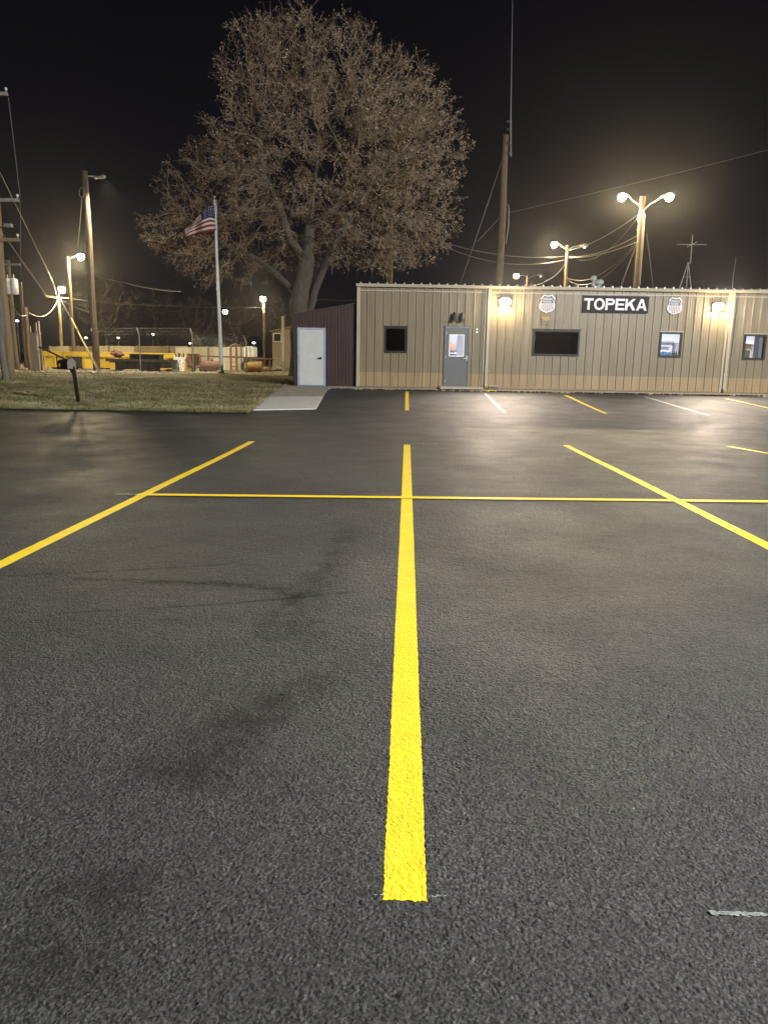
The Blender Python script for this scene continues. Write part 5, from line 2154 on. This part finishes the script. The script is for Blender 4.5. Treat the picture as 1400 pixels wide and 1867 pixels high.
# tanks
def tank(pxa, pxb, pyt, pyb, Y, m, lb, rim):
    a, b = at(pxa, (pyt + pyb) / 2, Y), at(pxb, (pyt + pyb) / 2, Y)
    r = (at(pxa, pyt, Y).z - at(pxa, pyb, Y).z) / 2
    t = thing('drum_tank', lb, 'tank', foot(a.lerp(b, .5)), 0, 'horizontal tanks in the yard')
    MB().tube([a, a + Vector((.02, 0, 0)), b - Vector((.02, 0, 0)), b], [r * .9, r, r, r * .9], 24).build('shell', m, t, smooth=False, world=True)
    for x in (a.x + .12, b.x - .12):
        MB().tube([(x - .03, a.y, a.z), (x + .03, a.y, a.z)], r * 1.035, 24).build('band', rim, t, world=True)
    MB().tube([a.lerp(b, .5) + Vector((0, 0, r * .9)), a.lerp(b, .5) + Vector((0, 0, r + .07))], .08, 10).build('filler', M_DSTEEL, t, world=True)
    z = terr(a.x, Y) + .02
    for x in (a.x + .2, b.x - .2):
        MB().box((x - .06, Y - r * .7, z), (x + .06, Y + r * .7, a.z - r * .72)).build('cradle', M_DSTEEL, t, world=True)


tank(370, 404, 657.5, 677, 45, M_RUST, 'rusty brown tank lying behind the foot of the flagpole', M_RUST)
tank(447, 479, 659, 678.5, 46, M_OCHRE, 'ochre tank lying left of the trunk, with a pale end band', M_CREAM)
# orange ladder frame
t = thing('ladder_frame', 'orange rusty upright ladder frame with a hooped top between the two tanks', 'ladder frame', foot(at(425, 660, 45.5)))
LYY = 45.5
gl = terr(-9, LYY) + .04
for px in (420, 430.5):
    p = at(px, 634, LYY)
    MB().box((p.x - .055, LYY, gl), (p.x + .055, LYY + .12, p.z)).build('upright', M_ORANGE, t, world=True)
for py in (650, 660, 668, 675):
    a, b = at(421.5, py, LYY), at(429, py, LYY)
    MB().box((a.x, LYY + .02, a.z - .03), (b.x, LYY + .1, a.z + .03)).build('rung', M_ORANGE, t, world=True)
MB().tube([at(420, 634, LYY), at(422, 630, LYY), at(425.5, 628.5, LYY), at(429, 630, LYY), at(430.5, 634, LYY)], .05, 8).build('hoop', M_OCHRE, t, world=True)
MB().tube([at(424, 628.5, LYY), at(429, 626.5, LYY), at(434, 628, LYY), at(437, 632, LYY)], .03, 6).build('hose', M_WIREP, t, world=True)
# pipes
t = tag(MB().tube([at(361, 649, 47.5), at(461, 652, 47.5)], .045, 8).build('long_pipe', M_RUST), 'long thin rusty pipe laid across the tops of the tanks', 'pipe')
tag(MB().tube([at(462, 653.5, 49), at(500, 655, 49)], .045, 8).build('long_pipe', M_RUST), 'shorter rusty pipe right of the ochre tank', 'pipe')
# trestles carrying the pipes
for (px, Y, py, lb) in ((366, 47.5, 650, 'rusty trestle under the left end of the long pipe'), (458, 47.5, 653, 'rusty trestle under the right end of the long pipe'), (492, 49, 655.5, 'rusty trestle under the shorter pipe by the trunk')):
    p = at(px, py, Y)
    z = terr(p.x, p.y)
    t = thing('trestle', lb, 'trestle', (p.x, p.y, z), 0, 'trestles under the pipes')
    MB().bar((p.x, Y - .3, z), (p.x, Y, p.z - .05), .06, .06).build('leg', M_RUST, t, world=True)
    MB().bar((p.x, Y + .3, z), (p.x, Y, p.z - .05), .06, .06).build('leg', M_RUST, t, world=True)
# dark wheel set
t = thing('wheel_set', 'dark axle with two rusty wheels beside the yellow deck end', 'wheel set', foot(at(355, 668, 45)))
p = at(352, 669, 45)
r = max(.2, p.z - terr(p.x, 45) - .05)
for dx in (0, .5):
    w_ = MB().tube([(p.x + dx, 45, terr(p.x, 45) + .05 + r), (p.x + dx + .09, 45, terr(p.x, 45) + .05 + r)], r, 18).build('wheel', M_DSTEEL, t, world=True)
MB().tube([(p.x - .1, 45, terr(p.x, 45) + .05 + r), (p.x + .7, 45, terr(p.x, 45) + .05 + r)], .06, 8).build('axle', M_RUST, t, world=True)
# white cab cage
t = thing('loader_cage', 'white tube cage of a machine standing behind the ochre tank', 'machine cage', foot(at(453, 650, 50)))
a, b = at(447, 646, 50), at(461, 633, 50)
for x in (a.x, b.x):
    MB().tube([(x, 50, a.z - .6), (x, 50, b.z - .06), ((x * 3 + a.x + b.x) / 5, 50, b.z)], .05, 8).build('post', M_WHITE, t, world=True)
    MB().tube([(x, 51.2, a.z - .6), (x, 51.2, b.z)], .05, 8).build('post', M_WHITE, t, world=True)
MB().box((a.x + .02, 50.0, b.z - .02), (b.x - .02, 51.2, b.z + .05)).build('canopy', M_WHITE, t, world=True)
MB().box((a.x - .1, 49.9, a.z - .75), (b.x + .35, 51.6, a.z - .15)).build('body', M_DSTEEL, t, world=True)
for yy in (49.8, 51.5):
    MB().tube([(b.x - .1, yy, terr(b.x, 50) + .38), (b.x - .1, yy + .16, terr(b.x, 50) + .38)], .36, 18).build('wheel', M_BLACKM, t, world=True)
    MB().tube([(a.x + .1, yy, terr(b.x, 50) + .38), (a.x + .1, yy + .16, terr(b.x, 50) + .38)], .36, 18).build('wheel', M_BLACKM, t, world=True)
# pale rubble by the trunk
nr = np.random.RandomState(12)
mb = MB()
for i in range(90):
    p = gp(500 + nr.randn() * 9, 677.5)
    p.y += nr.rand() * 1.5
    r = .05 + .10 * nr.rand()
    mb.ball(p + Vector((0, 0, .05 + r * .3 + .15 * nr.rand())), (r * 1.5, r, r * .7), 6, 4)
o = struct(mb.build('rubble', M_CREAM), 'stuff')


# ------------------------------------------------------------------ board fences, house far behind
def board_fence(pxa, pxb, top, Y, m1, m2, lb, seed):
    rnd_ = random.Random(seed)
    a, b = at(pxa, top, Y), at(pxb, top, Y)
    t = thing('board_fence', lb, 'fence', foot(a.lerp(b, .5)), 0, 'board fences behind the yard')
    z = terr(0, Y)
    n = int((b.x - a.x) / .16)
    m_ = MB()
    run, cur = 0, 0
    for i in range(n):
        if run <= 0:
            run = rnd_.randint(6, 22)
            cur = 0 if rnd_.random() < .66 else 1
        run -= 1
        x = a.x + i * .16
        zt_ = a.z + (b.z - a.z) * i / n + rnd_.uniform(-.02, .02)
        m_.box((x, Y, z), (x + .152, Y + .025, zt_), cur)
    m_.build('boards', [m1, m2], t, world=True)
    for i in range(0, n, 15):
        x = a.x + i * .16
        zt_ = a.z + (b.z - a.z) * i / n
        MB().box((x, Y - .10, z), (x + .09, Y - .001, zt_ + .06)).build('post', M_FENCEB, t, world=True)


board_fence(90, 345, 631, 60, M_FENCEW, M_FENCEB, 'long low pale board fence patched with brown, behind the yellow deck', 1)
board_fence(318, 470, 632.5, 54, mat('white_boards', (.55, .50, .37), .75, var=.1, scale=2, stretch=(5, 1, .4)), mat('white_boards2', (.48, .43, .31), .75, var=.1), 'brighter pale board fence behind the tanks and flagpole', 2)
t = thing('house', 'small cream house with a dark window half hidden by the big trunk', 'house', foot(at(515, 640, 72)))
a, b = at(497, 660, 72), at(545, 604, 72)
z = terr(0, 72)
MB().prism([(a.x, z), (b.x, z), (b.x, at(545, 594, 72).z), (a.x, at(497, 606, 72).z)], 72, 77).build('wall', M_CREAM, t, world=True)
MB().add([(a.x - .2, 71.8, at(497, 606, 72).z), (b.x, 71.8, at(545, 594, 72).z), (b.x, 77.2, at(545, 594, 72).z + .1), (a.x - .2, 77.2, at(497, 606, 72).z + .1),
          (a.x - .2, 71.8, at(497, 606, 72).z + .15), (b.x, 71.8, at(545, 594, 72).z + .15), (b.x, 77.2, at(545, 594, 72).z + .25), (a.x - .2, 77.2, at(497, 606, 72).z + .25)],
         [(3, 2, 1, 0), (4, 5, 6, 7), (0, 1, 5, 4), (2, 3, 7, 6), (3, 0, 4, 7), (1, 2, 6, 5)]).build('roof', M_FENCEB, t, world=True)
a, b = at(500, 622, 72), at(512, 609, 72)
f_ = MB().box((a.x - .06, 71.94, a.z - .06), (b.x + .06, 71.999, b.z + .06)).build('window', M_WHITE, t, world=True)
pn = MB().box((a.x, 71.92, a.z), (b.x, 71.939, b.z)).build('pane', mat('dark_glass', (.02, .02, .02), .1), f_)
pn.data.transform(Matrix.Translation(-t.location))
p = at(515.5, 578, 52)
t = thing('white_post', 'square pale post standing just left of the big tree trunk', 'post', foot(p))
MB().box((p.x - .10, 52, t.location.z), (p.x + .10, 52.2, p.z)).build('shaft', M_CREAM, t, world=True)
MB().box((p.x - .13, 51.97, p.z + .001), (p.x + .13, 52.23, p.z + .06)).build('cap', M_CREAM, t, world=True)

# ------------------------------------------------------------------ lot lamps behind the viewer (right: lights lot and facade; left: added to soften shadows)
for (x, y, h, pw, lb) in ((16, -2, 11.5, 76000, 'lot lamp pole behind the viewer on the right'), (-9, -24, 11.5, 3000, 'unseen lot lamp pole added behind the viewer on the left')):
    b = Vector((x, y, terr(x, y)))
    t = thing('lot_lamp', lb, 'street lamp', b)
    MB().tube([b, b + Vector((0, 0, h))], [.18, .13], 12).build('pole', M_GALV, t, smooth=True, world=True)
    MB().tube([b + Vector((0, 0, h - .3)), b + Vector((0, .6, h)), b + Vector((0, 1.1, h + .05))], .04, 8).build('arm', M_GALV, t, world=True)
    hd_ = MB().box((x - .25, y + .9, b.z + h), (x + .25, y + 1.6, b.z + h + .13)).build('lamp_head', M_GALV, t, world=True)
    ln = MB().box((x - .2, y + .95, b.z + h - .02), (x + .2, y + 1.55, b.z + h - .001)).build('lens', M_LENSC, hd_)
    ln.data.transform(Matrix.Translation(-t.location))
    light('lamp_light', 'SPOT', b + Vector((0, 1.25, h - .08)), pw, (.985, .985, .965), t, .25, aim=(0, 12, 0), cone=150, blend=.6)

# ------------------------------------------------------------------ night air and sky
hz = MB().box((-720, -260, -1.4), (720, 920, 42)).build('haze', bpy.data.materials.new('haze'))
hz['kind'] = 'stuff'
m = hz.data.materials[0]
m.cycles.volume_sampling = 'EQUIANGULAR'
m.cycles.homogeneous_volume = True
m.use_nodes = True
n, l = m.node_tree.nodes, m.node_tree.links
n.clear()
o = n.new('ShaderNodeOutputMaterial')
v = n.new('ShaderNodeVolumePrincipled')
v.inputs['Color'].default_value = (.88, .87, .92, 1)
v.inputs['Density'].default_value = .00036
v.inputs['Anisotropy'].default_value = .90
l.new(v.outputs[0], o.inputs['Volume'])

w = bpy.data.worlds.new('World')
S.world = w
w.use_nodes = True
n, l = w.node_tree.nodes, w.node_tree.links
bg = n['Background']
tc = n.new('ShaderNodeTexCoord')
sp = n.new('ShaderNodeSeparateXYZ')
l.new(tc.outputs['Generated'], sp.inputs[0])
rp = n.new('ShaderNodeValToRGB')
rp.color_ramp.elements[0].position = .0
rp.color_ramp.elements[0].color = (.0070, .0066, .0095, 1)
rp.color_ramp.elements[1].position = .55
rp.color_ramp.elements[1].color = (.0012, .0013, .0030, 1)
l.new(sp.outputs[2], rp.inputs[0])
l.new(rp.outputs[0], bg.inputs['Color'])
bg.inputs['Strength'].default_value = 1.0

# ------------------------------------------------------------------ render settings
S.render.engine = 'CYCLES'
c = S.cycles
c.use_denoising = True
c.denoising_prefilter = 'ACCURATE'
c.use_adaptive_sampling = False
c.denoiser = 'OPENIMAGEDENOISE'
c.denoising_input_passes = 'RGB_ALBEDO_NORMAL'
c.max_bounces = 6
c.diffuse_bounces = 3
c.glossy_bounces = 3
c.transparent_max_bounces = 12
c.volume_bounces = 0
c.sample_clamp_indirect = 4
c.use_light_tree = True
c.caustics_reflective = False
c.caustics_refractive = False
S.view_settings.view_transform = 'Standard'
S.view_settings.look = 'None'
S.view_settings.exposure = 0
S.view_settings.gamma = 1
